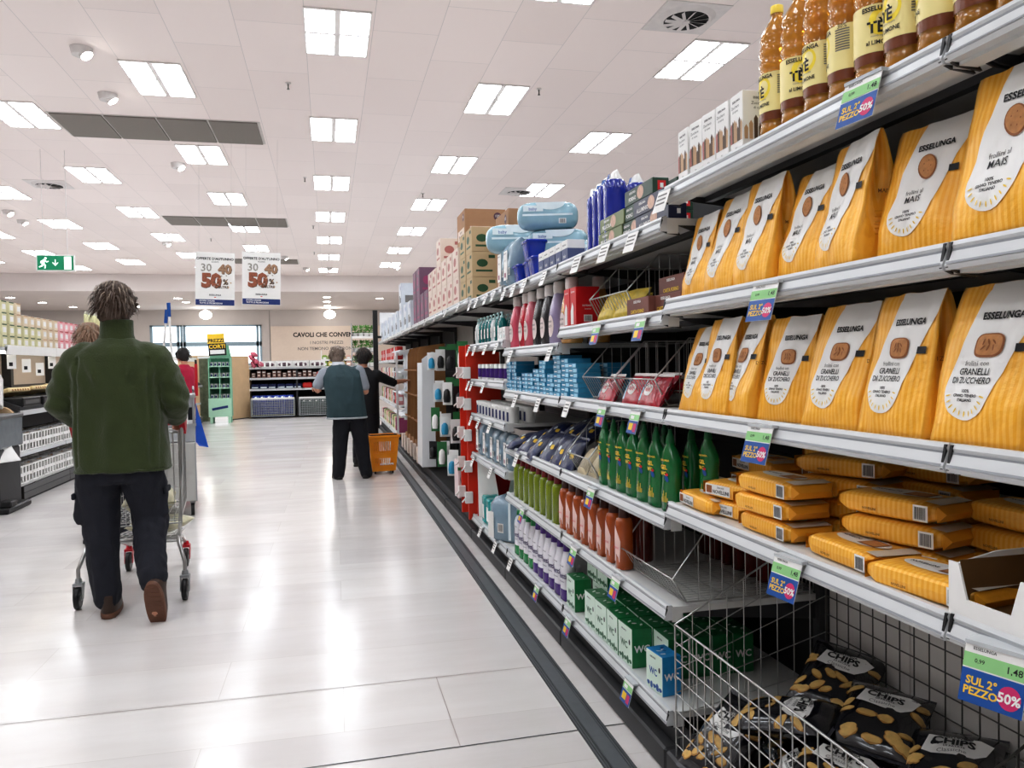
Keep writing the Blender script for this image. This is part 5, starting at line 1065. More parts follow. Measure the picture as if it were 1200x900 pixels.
# ------------------------------------------------------------------ far end shelf block
EY=22.4
r=thing('endcap_shelving',(0,EY,0)); tag(r,'far block of white shelves crossing the end of the aisle','shelving')
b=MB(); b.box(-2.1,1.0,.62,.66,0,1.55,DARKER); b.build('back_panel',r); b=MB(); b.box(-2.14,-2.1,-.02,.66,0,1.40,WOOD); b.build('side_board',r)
for z in(.78,1.08,1.37):
    b=MB(); b.box(-2.1,1.0,0.0,.62,z-.03,z,WHITE); o=b.build('shelf',r); b=MB(); b.box(-2.1,1.0,-.02,0,z-.05,z+.005,STEEL); b.build('price_rail',o)
for x in(-.86,.38): b=MB(); b.box(x-.02,x+.02,.0,.62,.0,1.37,DARK); b.build('upright',r)
r=thing('wood_end_board',(-2.52,21.85,0)); tag(r,'tall beech board between the green stand and the far shelves','board'); b=MB(); b.prism([(0,0,0),(.38,.55,0),(.38,.55,1.68),(0,0,1.68)],(.03,-.02,0),WOOD); b.build('board',r); b=MB(); b.prism([(0,-.012,0),(.0,-.012,.02),(.36,.52,.02),(.36,.52,0)],(.03,-.02,0),DARK); b.build('foot_strip',r)
r=thing('wood_end_board',(-3.95,22.6,0)); tag(r,'beech board behind the green stand, left of it','board'); b=MB(); b.box(0,.85,0,.04,0,1.72,WOOD); b.build('board',r); b=MB(); b.box(0,.85,-.01,0,0,.08,DARK); b.build('foot_strip',r)
r=thing('olive_column',(-3.12,21.6,0)); tag(r,'mottled olive column just left of the green stand','column'); b=MB(); b.loft([(0,.14,.14),(1.62,.14,.14)],mat('olive_mottle',(110,116,92),.7,vary=.4,scale=12),20); b.build('shaft',r); b=MB(); b.loft([(1.62,.17,.17),(1.68,.17,.17)],WHITE,20); b.build('cap',r)
def mk_mesh(w):
    def f():
        r=thing('mesh_bin'); b=MB(); grid(b,lambda u,v:(-w/2+w*u,-.3,.06+.46*v),26,10,.006,.013,SILVER); b.build('front_mesh',r); b=MB(); b.box(-w/2,w/2,-.31,-.28,.50,.55,WHITE); b.build('price_rail',r)
        b=MB(); b.box(-w/2+.02,w/2-.02,-.28,.25,.05,.1,DARK); b.box(-w/2,-w/2+.02,-.29,.25,.05,.52,SILVER); b.box(w/2-.02,w/2,-.29,.25,.05,.52,SILVER); b.build('frame',r); return r
    return f
me_=Proto(mk_mesh(1.12),'wire bin','wire mesh bins under the far shelves'); me_.put(-1.48,22.3,0,'wire mesh bin of blue packs under the left half of the far shelves',rz=0); me_.put(-.24,22.3,0,'wire mesh bin of dark green packs right beside the blue one',rz=0)
FB=mat('far_blue_film',(34,62,160),.25,vary=.35,scale=12,coat=.4); FBD=mat('far_navy_film',(24,34,80),.3,vary=.3); FG=mat('far_dark_green_film',(36,66,54),.4,vary=.4)
bp1=Proto(pillow(.2,.26,.12,FB,'blue_pack',lambda l,fn:l.decal(ellipse(0,.02,.05,.03,12),fn(.002),NAPW,1)),'packet','blue packs in the far mesh bin'); bp2=Proto(pillow(.2,.26,.12,FG,'green_pack',lambda l,fn:l.decal(ellipse(0,.02,.05,.03,12),fn(.002),WHITE,1)),'packet','green packs in the far mesh bin')
for k in range(4):
    for i in range(6):
        bp1.put(-1.92+i*.175,22.22,.09+.125*k,'blue film pack in the far mesh bin, %s from the left, %s layer up'%(nth(i+1),nth(k+1)),rz=J(-8,8),rx=50,group='blue packs in the far mesh bin') if k<4 else 0
        if k<3: bp2.put(-.66+i*.17,22.22,.09+.125*k,'dark green pack in the far mesh bin, %s from the left, %s layer up'%(nth(i+1),nth(k+1)),rz=J(-8,8),rx=50)
fr1=Proto(mk_box('blue_tray_pack',.21,.25,.13,FBD,lambda l,w,d,h:(l.box(-w*.4,w*.4,-d/2-.003,-d/2,.02,.05,NAPW),),b=.02,part='pack'),'packet','packs on the lower far shelf')
fr2=Proto(mk_box('red_pack',.25,.25,.15,mat('far_red',(190,40,34),.5,vary=.2),None,b=.03,part='pack'),'packet','packs on the lower far shelf'); fr3=Proto(mk_box('green_pack',.13,.2,.14,mat('far_green_pack',(60,104,70),.5,vary=.3),lambda l,w,d,h:l.box(-w*.3,w*.3,-d/2-.003,-d/2,.08,.11,RED),b=.02,part='pack'),'packet','packs on the lower far shelf')
for i in range(6): fr1.put(-1.96+i*.225,22.58,.781,'navy pack on the lower far shelf, %s from the left'%nth(i+1),rz=J(-6,6))
fr2.put(-.58,22.56,.781,'red pack in the middle of the lower far shelf',rz=0)
for i in range(7): fr3.put(-.36+i*.16,22.56,.781,'green pack with red stripe on the lower far shelf, %s from the left'%nth(i+1),rz=0)
ck=Proto(mk_box('cocoa_pack',.10,.12,.20,mat('cocoa_brown_pack',(128,92,84),.5,vary=.25),lambda l,w,d,h:(l.box(-w*.3,w*.3,-d/2-.003,-d/2,.05,.09,CREAMB),l.box(-w*.4,w*.4,-d/2-.003,-d/2,.14,.17,WHITE)),b=.008,part='pack'),'packet','brown packs on the middle far shelf')
for i in range(13): ck.put(-2.0+i*.135,22.56,1.081,'brown pack on the middle far shelf, %s from the left'%nth(i+1),rz=J(-5,5),scale=(1,1,1 if i%3 else .72))
for i in range(3): fr2.put(-.2+i*.26,22.58,1.081,'red pack on the middle far shelf, %s from the left'%nth(i+1),rz=0,group='red packs on the middle far shelf')
# egg display boxes on top
eg=Proto(perf(.42,.3,.17,3,1),'crate','white window boxes on top of the far shelves')
for i in range(4): eg.put(-1.62+i*.44,22.5,1.372,'white window box on top of the far shelves, %s from the left'%nth(i+1),rz=0)
ei=Proto(pillow(.34,.2,.1,mat('egg_purple',(88,60,72),.4,vary=.3),'dark_pack'),'packet','dark packs in the white window boxes')
for i in range(4): ei.put(-1.62+i*.44,22.5,1.39,'dark pack inside the white window box, %s from the left'%nth(i+1),rz=0)
rp=Proto(pillow(.16,.2,.1,mat('rose_net',(190,90,110),.4,vary=.4,scale=30),'rose_net_pack'),'packet','rose packs heaped at the left of the far shelves')
for i,(x,z,a) in enumerate(((-2.02,1.42,60),(-1.95,1.5,40),(-2.05,1.6,50),(-1.86,1.43,70),(-1.98,1.68,30),(-1.8,1.40,20))): rp.put(x,22.45,z,'rose net pack heaped at the left end of the far shelves, %s'%nth(i+1),rz=a,rx=a)
vg=[Proto(mk_box('produce_pack',.15,.14,.14,mm,lambda l,w,d,h:l.box(-w*.3,w*.3,-d/2-.003,-d/2,.03,.08,WHITE),b=.03,part='pack'),'packet','green and yellow packs on the far stand') for mm in(mat('fresh_green_pack',(140,170,70),.5,vary=.3,scale=30),mat('pale_yellow_pack',(222,206,120),.5,vary=.2),mat('pale_rose_pack',(214,176,160),.5,vary=.2),mat('far_dark_pack',(50,44,44),.5))]
r=thing('tiered_rack',(-.0,22.95,1.372)); tag(r,'white tiered rack on the right of the far shelves','rack'); b=MB(); b.box(-.2,1.2,-.1,.25,.155,.17,WHITE); b.box(-.2,-.18,-.1,.25,0,.45,WHITE); b.box(1.18,1.2,-.1,.25,0,.45,WHITE); b.build('frame',r); b=MB(); b.box(-.2,1.2,-.12,-.1,.15,.2,WHITE); b.build('rail',r)
for t in(0,1):
    for i in range(8): vg[(0,0,1,1,2,2,3,1)[i] if t else (0,1,0,1,2,2,2,3)[i]].put(-.1+i*.165,22.9,1.374+.172*t,'produce pack on the far tiered rack, %s tier, %s from the left'%(('lower','upper')[t],nth(i+1)),rz=0)
r=thing('plant_rack',(.98,21.6,0)); tag(r,'tall rack of green potted herbs at the right of the far shelves','rack'); b=MB()
for z in(.9,1.35,1.75,2.15): b.box(-.35,.3,-.15,.15,z-.02,z,SILVER)
b.box(-.37,-.35,-.15,.15,0,2.5,SILVER); b.box(.3,.32,-.15,.15,0,2.5,SILVER); b.build('frame',r); b=MB(); b.box(-.35,.3,-.17,-.15,2.1,2.16,WHITE); b.build('rail',r)
def mk_herb():
    r=thing('herb_pot'); b=MB(); b.loft([(0,.05,.05),(.09,.065,.065)],WHITE,12); b.build('pot',r); l=MB(); rr=random.Random(3)
    for k in range(60):
        a=rr.uniform(0,2*PI); q=rr.uniform(0,.09); z=rr.uniform(.09,.26); p=V((q*math.cos(a),q*math.sin(a),z)); u=V((rr.uniform(-1,1),rr.uniform(-1,1),rr.uniform(-.3,.6))).normalized()*.035; w=u.orthogonal().normalized()*.016
        l.poly([p-u,p-w,p+u,p+w],mat('herb_leaf',(86,150,56),.5,vary=.3))
    l.build('leaves',r); return r
hb=Proto(mk_herb,'herb pot','green potted herbs on the far rack')
k=0
for z in(1.35,1.75,2.15):
    for i in range(4): k+=1; hb.put(.72+i*.15,21.6,z,'potted green herb on the far rack, %s shelf, %s from the left'%(nth(int((z-.95)/.4)+0),nth(i+1)),rz=i*70,scale=1.15)
# green stand
MINT=mat('mint_card',(132,190,160),.5,vary=.06); MINTL=mat('pale_mint_card',(176,216,190),.5,vary=.05); MINTD=mat('deep_mint',(70,130,104),.6)
r=thing('green_stand',(-2.64,20.6,0)); tag(r,'mint green cardboard display stand with jars near the far windows','display stand')
b=MB(); b.box(-.26,-.24,0,.4,.16,1.62,MINT); b.box(.24,.26,0,.4,.16,1.62,MINT); b.box(-.26,.26,.38,.4,.16,1.62,MINTD); b.build('body',r)
for z in(.62,.88,1.15,1.42): b=MB(); b.box(-.24,.24,.0,.38,z-.02,z,MINTL); b.box(-.01,.01,.02,.38,z,z+.24,MINT) if z<1.3 else 0; b.build('shelf',r)
b=MB(); b.box(-.27,.27,-.02,.0,.16,.62,MINTL); b.build('front_panel',r)
b=MB(); T=Matrix.Translation((0,0,.38))@Matrix.Rotation(R(-10),4,'Y'); b.box(-.19,.19,-.03,-.021,-.03,.03,mat('navy_band',(28,48,110),.5),T,b=.004); b.build('printed_stroke',r)
b=MB(); b.box(-.24,-.18,0,.05,0,.16,MINTL); b.box(.18,.24,0,.05,0,.16,MINTL); b.box(-.24,-.18,.3,.38,0,.16,MINT); b.box(.18,.24,.3,.38,0,.16,MINT); b.build('feet',r)
b=MB(); b.prism([(-.26,.3,1.62),(.26,.3,1.62),(.2,.3,1.95),(-.2,.3,1.95)],(0,.02,0),MINT); b.build('header_panel',r)
b=MB(); b.box(-.25,-.05,.27,.29,1.93,2.0,BLUE); b.build('blue_clip',r)
s=thing('offer_sign',(-2.66,20.55,1.68)); tag(s,'black and yellow sign on the mint green stand','sign'); s.rotation_euler=(0,R(-2),0); b=MB(); b.box(-.21,.21,0,.01,0,.30,INK); b.box(-.22,.18,0,.01,.30,.54,YEL); b.build('board',s); l=MB(); l.text('PREZZI',.12,(-.02,-.002,.33),INK,.03); l.text('CORTI',.13,(0,-.002,.18),YEL,.03); l.box(-.17,.17,-.002,0,.04,.14,WHITE); l.build('lettering',s)
jw=Proto(lambda:mk_tin(mat('glass_jar_pale',(206,214,208),.2,vary=.15),mat('jar_lid_grey',(150,150,150),.4))(),'jar','small jars on the mint green stand')
for si,z in enumerate((.621,.881,1.151,1.421)):
    for i in range(5): jw.put(-2.64-.19+i*.095,20.68,z,'small pale jar on the mint green stand, %s shelf up, %s from the left'%(nth(si+1),nth(i+1)),rz=0)

# ------------------------------------------------------------------ yellow basket
def ybasket():
    r=thing('shopping_basket',(.64,10.02,0)); tag(r,'orange yellow wheeled shopping basket standing behind the man in the vest','basket'); r.rotation_euler=(0,0,R(4)); b=MB(); W0,D0,W1,D1,z0,z1=.145,.12,.19,.155,.035,.47
    def P(side,u,v,k=0):
        w=W0+(W1-W0)*v; d=D0+(D1-D0)*v; z=z0+(z1-z0)*v; x=-w+2*w*u
        return {0:V((x,-d-k,z)),1:V((w+k,-d+2*d*u,z)),2:V((-x,d+k,z)),3:V((-w-k,d-2*d*u,z))}[side]
    for s_ in range(4):
        def slab(u0,u1,v0,v1): 
            q=[P(s_,u0,v0),P(s_,u1,v0),P(s_,u1,v1),P(s_,u0,v1)]; n=(q[1]-q[0]).cross(q[3]-q[0]).normalized()*-.005
            b.prism(q,n,ORANGE)
        for v0,v1 in((0,.16),(.38,.52),(.86,1)): slab(0,1,v0,v1)
        for va,vb in((.16,.38),(.52,.86)):
            slab(0,.14,va,vb); slab(.86,1,va,vb); n=11 if s_%2==0 else 8
            for k in range(n): u=.14+.72*(k+.75)/(n+.5); slab(u-.012,u+.018,va,vb)
    b.box(-W0,W0,-D0,D0,z0,z0+.006,ORANGE); b.build('body',r)
    b=MB(); 
    for (x0,x1,y0_,y1_) in((-.205,.205,-.172,-.15),(-.205,.205,.15,.172),(-.205,-.185,-.16,.16),(.185,.205,-.16,.16)): b.box(x0,x1,y0_,y1_,.455,.485,ORANGE,b=.006)
    b.build('rim',r); b=MB(); b.tube([(-.17,.1,.485),(-.165,-.13,.49),(.165,-.13,.49),(.17,.1,.485)],.008,BLACKP,6); b.build('handle',r)
    for x in(-.11,.11):
        for y in(-.09,.09): b=MB(); T=Matrix.Translation((x,y,.022))@Matrix.Rotation(R(90),4,'Y'); b.loft([(-.01,.021,.021),(.01,.021,.021)],BLACKP,14,T=T); b.build('wheel',r)
    l=MB(); T=Matrix.Translation((.03,-.137,.115))@Matrix.Rotation(R(-4.6),4,'X'); l.text('esselunga',.045,(.0,-.012,.0),WHITE,.03,T=T); l.build('print',r)
ybasket()
# ------------------------------------------------------------------ shopping cart
ct=thing('shopping_cart',(-1.135,4.93,0)); tag(ct,'chrome shopping cart with red handle pushed by the man in the green jacket','shopping cart'); ct.rotation_euler=(0,0,R(2))
REDP=mat('red_handle_plastic',(196,36,50),.3)
b=MB(); b.tube([(-.285,0,1.04),(.285,0,1.04)],.016,REDP,10); b.build('handle_bar',ct)
for s_ in(-1,1): b=MB(); b.prism([(s_*.275,-.04,1.06),(s_*.275,.06,1.07),(s_*.275,.06,1.0),(s_*.275,.02,.97)],(s_*.03,0,0),REDP); b.build('handle_end',ct)
b=MB()
for s_ in(-1,1):
    b.tube([(s_*.285,0,1.03),(s_*.275,.05,.75),(s_*.245,.08,.36),(s_*.235,.1,.33)],.011,CHROME,8)
    b.tube([(s_*.235,.1,.36),(s_*.25,.02,.32),(s_*.283,-.02,.22),(s_*.283,-.02,.14)],.012,CHROME,8); b.tube([(s_*.235,.1,.34),(s_*.20,.5,.27),(s_*.17,.85,.16)],.012,CHROME,8)
b.tube([(-.235,.1,.34),(.235,.1,.34)],.009,CHROME,8); b.tube([(-.17,.85,.17),(.17,.85,.17)],.009,CHROME,8); b.tube([(-.20,.45,.28),(.20,.45,.28)],.007,CHROME,6); b.build('frame',ct)
def cp_(side,u,v):
    zf=.50+.42*v; zr=.44+.54*v
    y=.08+ .80*u; wz=.255-.075*u; z=.46+.50*v-(0.02*u)
    return {0:V((-.265+.53*u,.04,.44+.54*v)),1:V((-wz,y-.0,z+(.04*(1-u))*v)),2:V((wz,y,z+(.04*(1-u))*v)),3:V((-.18+.36*u,.88,.44+.50*v))}[side]
for nm,sd,nu,nv in(('rear_gate',0,14,5),('basket_side',1,18,7),('basket_side',2,18,7),('basket_front',3,10,6)):
    b=MB(); grid(b,lambda u,v,sd=sd:cp_(sd,u,v),nu,nv,.0022,.005,CHROME); b.build(nm,ct)
b=MB(); grid(b,lambda u,v:V(((-.25+.5*u)*(1-.28*v),.08+.8*v,.45)),12,14,.0022,.004,CHROME); b.build('basket_floor',ct)
b=MB(); grid(b,lambda u,v:V(((-.22+.44*u)*(1-.2*v),.12+.65*v,.33-.06*v)),9,6,.003,.006,CHROME); b.build('lower_rack',ct)
def caster(x,y,red):
    w=MB(); T=Matrix.Translation((x,y-.02,.062))@Matrix.Rotation(R(90),4,'Y'); w.loft([(-.015,.052,.052),(-.012,.062,.062),(.012,.062,.062),(.015,.052,.052)],BLACKP,22,T=T); w.loft([(-.018,.018,.018),(.018,.018,.018)],SILVER,10,T=T); w.build('wheel',ct)
    f=MB(); m=REDP if red else SILVER
    for s_ in(-1,1): f.prism([(x+s_*.022,y-.035,.05),(x+s_*.022,y-.005,.05),(x+s_*.022,y+.03,.135),(x+s_*.022,y-.03,.135)],(.004*s_,0,0),m)
    f.box(x-.026,x+.026,y-.03,y+.03,.13,.145,m); f.loft([(.145,.02,.02),(.17,.016,.016)],m,10,T=Matrix.Translation((x,y,0))); f.build('caster_fork',ct)
for s_ in(-1,1): caster(s_*.283,-.02,False); caster(s_*.18,.82,True)
gb=Proto(pillow(.3,.4,.16,mat('cream_bag',(214,208,176),.4,vary=.2,bump=.3),'goods_bag',None,4),'bag','cream bags inside the cart'); gb.put(-1.10,5.25,.47,'cream bag lying in the shopping cart basket',rz=10); gb.put(-1.05,5.28,.34,'cream bag on the lower rack of the shopping cart',rz=-15,scale=(1,.8,.6))
gw=0 and Proto(mk_box('goods_box',.22,.16,.18,mat('red_goods',(176,30,40),.4,vary=.2),lambda l,w,d,h:l.box(-w*.3,w*.3,-d/2-.001,-d/2,.05,.12,WHITE)),'box','boxes in the cart'); gw and gw.put(-1.0,5.5,.47,'red box in the shopping cart, toward its front',rz=20)
# ------------------------------------------------------------------ service trolley
tr=thing('service_trolley',(-1.5,7.62,0)); tag(tr,'grey panelled service trolley with clear bins just ahead of the shopping cart','trolley'); tr.rotation_euler=(0,0,R(9))
PANG=mat('trolley_panel',(186,186,182),.3,.1,vary=.05); CLR=mat('clear_crate',(196,200,204),.15,vary=.1,trans=.25)
b=MB(); b.box(-.3,.3,0,1.5,.14,.68,PANG,b=.01); b.build('body',tr); b=MB()
for z in(.3,.5): b.box(.3,.303,.01,1.49,z-.004,z+.004,GREYP)
for x in(-.3,.29): b.box(x,x+.012,-.004,.0,.14,.68,SILVER)
b.build('panel_seams',tr)
b=MB(); b.box(-.3,.3,.02,.6,.68,.84,CLR,b=.01); b.box(-.31,.31,.0,.62,.83,.85,SILVER); b.build('lower_crate',tr); b=MB(); b.box(-.3,.3,.05,.6,1.0,1.1,CLR,b=.01); b.box(-.31,.31,.03,.62,1.09,1.115,SILVER); b.build('upper_crate',tr)
b=MB()
for x in(-.29,.29):
    for y in(.04,.6): b.tube([(x,y,.68),(x,y,1.12)],.012,SILVER,8)
b.tube([(.29,.0,1.14),(.29,-.06,1.16),(.29,.5,1.18)],.01,SILVER,8); b.build('posts',tr)
b=MB(); b.box(-.1,.24,.03,.05,.85,1.0,WHITE); b.box(-.05,.12,.0,.02,1.1,1.28,WHITE); b.build('papers',tr)
b=MB(); b.prism([(.31,.1,1.04),(.41,.08,.62),(.33,.06,.64),(.30,.08,.68)],(.0,.03,0),mat('blue_sheet',(24,86,190),.35,vary=.1)); b.build('blue_sheet',tr); b=MB(); b.ell((.1,.03,.9),.09,.03,.07,mat('blue_sheet',(24,86,190),.35)); b.build('blue_cloth',tr)
for x in(-.24,.26):
    for y in(.08,1.4): b=MB(); T=Matrix.Translation((x,y,.06))@Matrix.Rotation(R(90),4,'Y'); b.loft([(-.015,.06,.06),(.015,.06,.06)],BLACKP,18,T=T); b.box(x-.02,x+.02,y-.02,y+.02,.1,.142,SILVER); b.build('wheel',tr)
for i,(x,y,dx,h,w) in enumerate(((-1.42,7.95,-.03,1.98,'taller, nearer the aisle'),(-1.62,8.15,.10,1.93,'shorter leaning one'))):
    r=thing('mop',(x,y,.85)); tag(r,'white mop pole with a blue tip standing in the trolley, %s'%w,'mop','mops in the trolley'); b=MB(); b.tube([(0,0,0),(dx,0,h-.85-.13)],.011,WHITE,8); b.build('pole',r); b=MB(); b.tube([(dx,0,h-.98),(dx*1.12,0,h-.85)],.017,BLUE,8); b.build('blue_tip',r)
r=thing('red_rod',(-1.22,7.9,1.1)); tag(r,'short red rod upright at the right of the trolley','rod'); b=MB(); b.tube([(0,0,0),(0,0,.3)],.014,REDP,8); b.build('shaft',r); b=MB(); b.tube([(0,0,.3),(0,0,.34)],.010,BLACKP,8); b.build('tip',r)

# ------------------------------------------------------------------ people
def bake(mb,name,parent,voxel,smooth=4,sfac=.5,m=None,disp=0,dscale=.1):
    o=mb.build(name+'_raw'); rm=o.modifiers.new('r','REMESH'); rm.mode='VOXEL'; rm.voxel_size=voxel; rm.use_smooth_shade=True
    if smooth: sm=o.modifiers.new('s','SMOOTH'); sm.iterations=smooth; sm.factor=sfac
    dg=bpy.context.evaluated_depsgraph_get(); me=bpy.data.meshes.new_from_object(o.evaluated_get(dg)); old=o.data; bpy.data.objects.remove(o); bpy.data.meshes.remove(old)
    me.materials.clear(); me.materials.append(m); me.name=name
    if disp:
        for v in me.vertices:
            c=v.co; k=.6-1.9*abs(noise.noise(V((c.x/dscale,c.y/dscale,c.z/dscale*.35+c.x*2))))+.5*noise.noise(V((c.x/dscale*2.3,c.y/dscale*2.3,c.z/dscale)))
            v.co=c+v.normal*k*disp
    me.polygons.foreach_set('use_smooth',[True]*len(me.polygons)); me.update()
    n=bpy.data.objects.new(name,me); C.objects.link(n)
    if parent: n.parent=parent
    return n
def limb(mb,pts,rs,m=SKIN,n=12,k=4):
    P=[V(p) for p in pts]; out=[];rr=[]
    for i in range(len(P)-1):
        for j in range(k): t=j/k; out.append(P[i].lerp(P[i+1],t)); rr.append(rs[i]+(rs[i+1]-rs[i])*t)
    out.append(P[-1]); rr.append(rs[-1]); mb.tube(out,rr,m,n)
    for q,r_ in((P[0],rs[0]),(P[-1],rs[-1])): mb.ell(q,r_,r_,r_,m,n,7)
    for i in range(1,len(P)-1): mb.ell(P[i],rs[i]*1.0,rs[i]*1.0,rs[i]*1.0,m,n,7)
def head(mb,c,s=1,T=None):   # c centre of skull, faces local +Y
    c=V(c); M_=Matrix.Translation(c)@(T or Matrix.Identity(4))@Matrix.Scale(s,4)
    def e(x,y,z,a,b,d): mb.ell((x,y,z),a,b,d,SKIN,18,12,T=M_)
    e(0,-.005,.015,.076,.094,.098); e(0,.03,-.045,.056,.066,.065); e(0,.055,-.085,.03,.032,.026); e(0,.098,-.02,.013,.018,.022); e(0,.104,-.034,.016,.013,.011); e(0,.088,-.062,.024,.012,.010)
    e(.03,.085,.005,.016,.010,.010); e(-.03,.085,.005,.016,.010,.010); e(0,.085,.022,.052,.014,.010)
    for s_ in(-1,1): e(s_*.078,-.005,-.012,.010,.020,.032)
def eyes(root,c,s=1,T=None):
    M_=Matrix.Translation(V(c))@(T or Matrix.Identity(4))@Matrix.Scale(s,4)
    for s_ in(-1,1): b=MB(); b.ell((s_*.03,.093,.003),.008,.005,.005,mat('eye_dark',(40,30,26),.2),10,7,T=M_); b.build('eye',root)
def hand(mb,w,d,up,side,curl=1.0,L=.18):
    # wrist w, direction d (palm forwards), up = back of hand normal, side=+1 thumb toward d x up
    w=V(w); d=V(d).normalized(); up=V(up); up=(up-d*up.dot(d)).normalized(); s_=d.cross(up)*side
    pc=w+d*L*.25
    for t in(-.6,-.2,.2,.6): mb.tube([w+s_*t*.03,w+d*L*.27+s_*t*.042,w+d*L*.48+s_*t*.05],[.014,.015,.012],SKIN,8)
    for i,(t,l) in enumerate(((.9,.40),(.3,.46),(-.3,.43),(-.9,.33))):
        p=w+d*L*.47+s_*t*.034; pts=[p]; a=0; seg=(.44,.32,.24)
        for k in range(3):
            a+=curl*(.7,.9,.7)[k]; p=p+(d*math.cos(a)-up*math.sin(a))*L*l*seg[k]*1.15; pts.append(p)
        mb.tube(pts,[.0095,.009,.0085,.007],SKIN,8); mb.ell(pts[-1],.007,.007,.007,SKIN,8,5)
        for q in pts[:-1]: mb.ell(q,.0095,.0095,.0095,SKIN,8,5)
    p=w+d*L*.14+s_*.034; q=p+(s_*.7+d*.5-up*.3).normalized()*.035; r_=q+(d*.75+s_*.1-up*.6*curl).normalized()*.032; z=r_+(d*.5-s_*.2-up*.8*curl).normalized()*.026
    mb.tube([p,q,r_,z],[.014,.011,.010,.008],SKIN,8); mb.ell(z,.008,.008,.008,SKIN,8,5); mb.ell(q,.011,.011,.011,SKIN,8,5)
def shoe(root,T,m,sole,name='shoe',L=.28):
    b=MB(); 
    b.loft([(0,.045,.14,0,.02),(.02,.048,.142,0,.02),(.045,.046,.135,0,.015),(.065,.042,.11,0,-.01),(.085,.040,.075,0,-.045),(.105,.042,.055,0,-.06)],m,22,2.5,T=T); o=b.build(name,root)
    b=MB(); b.loft([(-.018,.047,.145,0,.02),(-.014,.050,.149,0,.02),(.006,.050,.149,0,.02),(.01,.047,.145,0,.02)],sole,26,2.5,T=T)
    for k in range(9): b.box(-.036,.036,-.10+k*.029,-.09+k*.029,-.021,-.017,sole,T)
    b.build('sole',o); return o
def hair_shell(root,c,m,s,T,rad,zmin,seed):
    b=MB(True); b.ell((0,-.012,.012),rad[0]*1.07,rad[1]*1.05,rad[2]*1.06,m,24,16); b.ell((0,-.042,-.055),rad[0]*.86,rad[1]*.60,.065,m,20,12)
    b.v=[tuple(p) for p in b.v]; o=bake(b,'hair',root,.006,2,.5,m); M_=Matrix.Translation(V(c))@(T or Matrix.Identity(4))@Matrix.Scale(s,4)
    for v in o.data.vertices:
        q=v.co; a=math.atan2(q.x,-q.y-.0); k=noise.noise(V((a*5+seed,q.z*9,seed)))*.012+noise.noise(V((a*14,q.z*12+a*3,seed)))*.007
        if q.y>.045 and q.z<.05: k=-.03
        v.co=M_@(q+v.normal*k)
    return o
def hair(root,c,m,m2,s=1,T=None,nst=420,seed=1,length=.07,rad=(.088,.104,.106),zmin=-.075,messy=1.0,base=True):
    c=V(c); M_=Matrix.Translation(c)@(T or Matrix.Identity(4))@Matrix.Scale(s,4); rr=random.Random(seed)
    b=MB(); base=False
    if base:
        secs=[]
        for i in range(13):
            z=zmin+(rad[2]+.012-zmin)*i/12; q=max(.0,1-((z-.015)/rad[2])**2)**.5 if abs((z-.015)/rad[2])<1 else .05
            secs.append((z,rad[0]*max(q,.06),rad[1]*.80*max(q,.06),0,-.024))
        b.loft(secs,m,24,T=M_)
    for k in range(nst):
        th=rr.uniform(0,2*PI); ph=math.acos(rr.uniform(-.35,1)); d=V((math.sin(ph)*math.cos(th),math.sin(ph)*math.sin(th)-.12,math.cos(ph)))
        if d.y>.35 and d.z<.45: continue
        p=V((d.x*rad[0]*.98,d.y*rad[1]*.96-.012,d.z*rad[2]+.012))
        t=V((d.x*.5,d.y*.5-.25,-.8+.5*d.z)); t=(t+V((rr.uniform(-1,1),rr.uniform(-1,1),rr.uniform(-.6,.6)))*.55*messy).normalized(); L=length*rr.uniform(.6,1.3)
        w=t.cross(d).normalized()*.0032 if t.cross(d).length>.01 else V((.004,0,0)); o=d.normalized(); p=p+o*.008
        p1=p+o*.016*messy+t*L*.5; p2=p+o*.004+t*L-V((0,0,.012))
        q=[p-w,p+w,p1-w*.9+o*.002,p1+w*.9+o*.002,p2]
        b.add(q,[(0,1,3,2),(2,3,4)],m2 if rr.random()<.3 and d.z>.1 else m,True,T=M_)
    o=b.build('hair_strands',hair_shell(root,c,m,s,T,rad,zmin,seed)); return o

# --- man in the green jacket
pm=thing('person',(-1.13,4.70,0)); tag(pm,'man seen from behind in a dark green jacket and navy cargo trousers pushing the cart','person')
FLE=mat('green_fleece',(60,70,40),.92,vary=.16,scale=7,bump=.4,bscale=120,spec=.2); FLE.node_tree.nodes['Principled BSDF'].inputs['Sheen Weight'].default_value=.25; NAVT=mat('navy_cargo_cloth',(31,33,43),.85,vary=.2,scale=12,bump=.3,bscale=90)
hc_=(-.012,.045,1.715)
b=MB(True); head(b,hc_,1.06); limb(b,[(-.01,.01,1.66),(0,-.01,1.50)],[.058,.066])
for s_ in(-1,1):
    sh=(s_*.17,0,1.39); limb(b,[(0,0,1.36),sh],[.10,.055]); el=(s_*.30,.0,1.17); wr=(s_*.255,.20,1.08); limb(b,[sh,el,wr],[.058,.045,.029]); hand(b,wr,(0,.10*10,-.28),(0,.28,1),-s_ ,1.25)
b.loft([(.88,.16,.11),(1.0,.165,.115),(1.15,.17,.12),(1.3,.18,.11),(1.38,.15,.09),(1.44,.09,.065)],SKIN,20)
limb(b,[(-.09,0,.90),(-.10,.03,.50),(-.085,.0,.10)],[.095,.06,.042]); limb(b,[(.09,0,.90),(.135,.06,.50),(.19,-.19,.20)],[.095,.06,.042])
limb(b,[(-.085,0,.07),(-.08,.12,.04)],[.04,.03]); limb(b,[(.19,-.20,.17),(.20,-.20,.06)],[.035,.03])
bake(b,'body',pm,.0075,3,.5,SKIN)
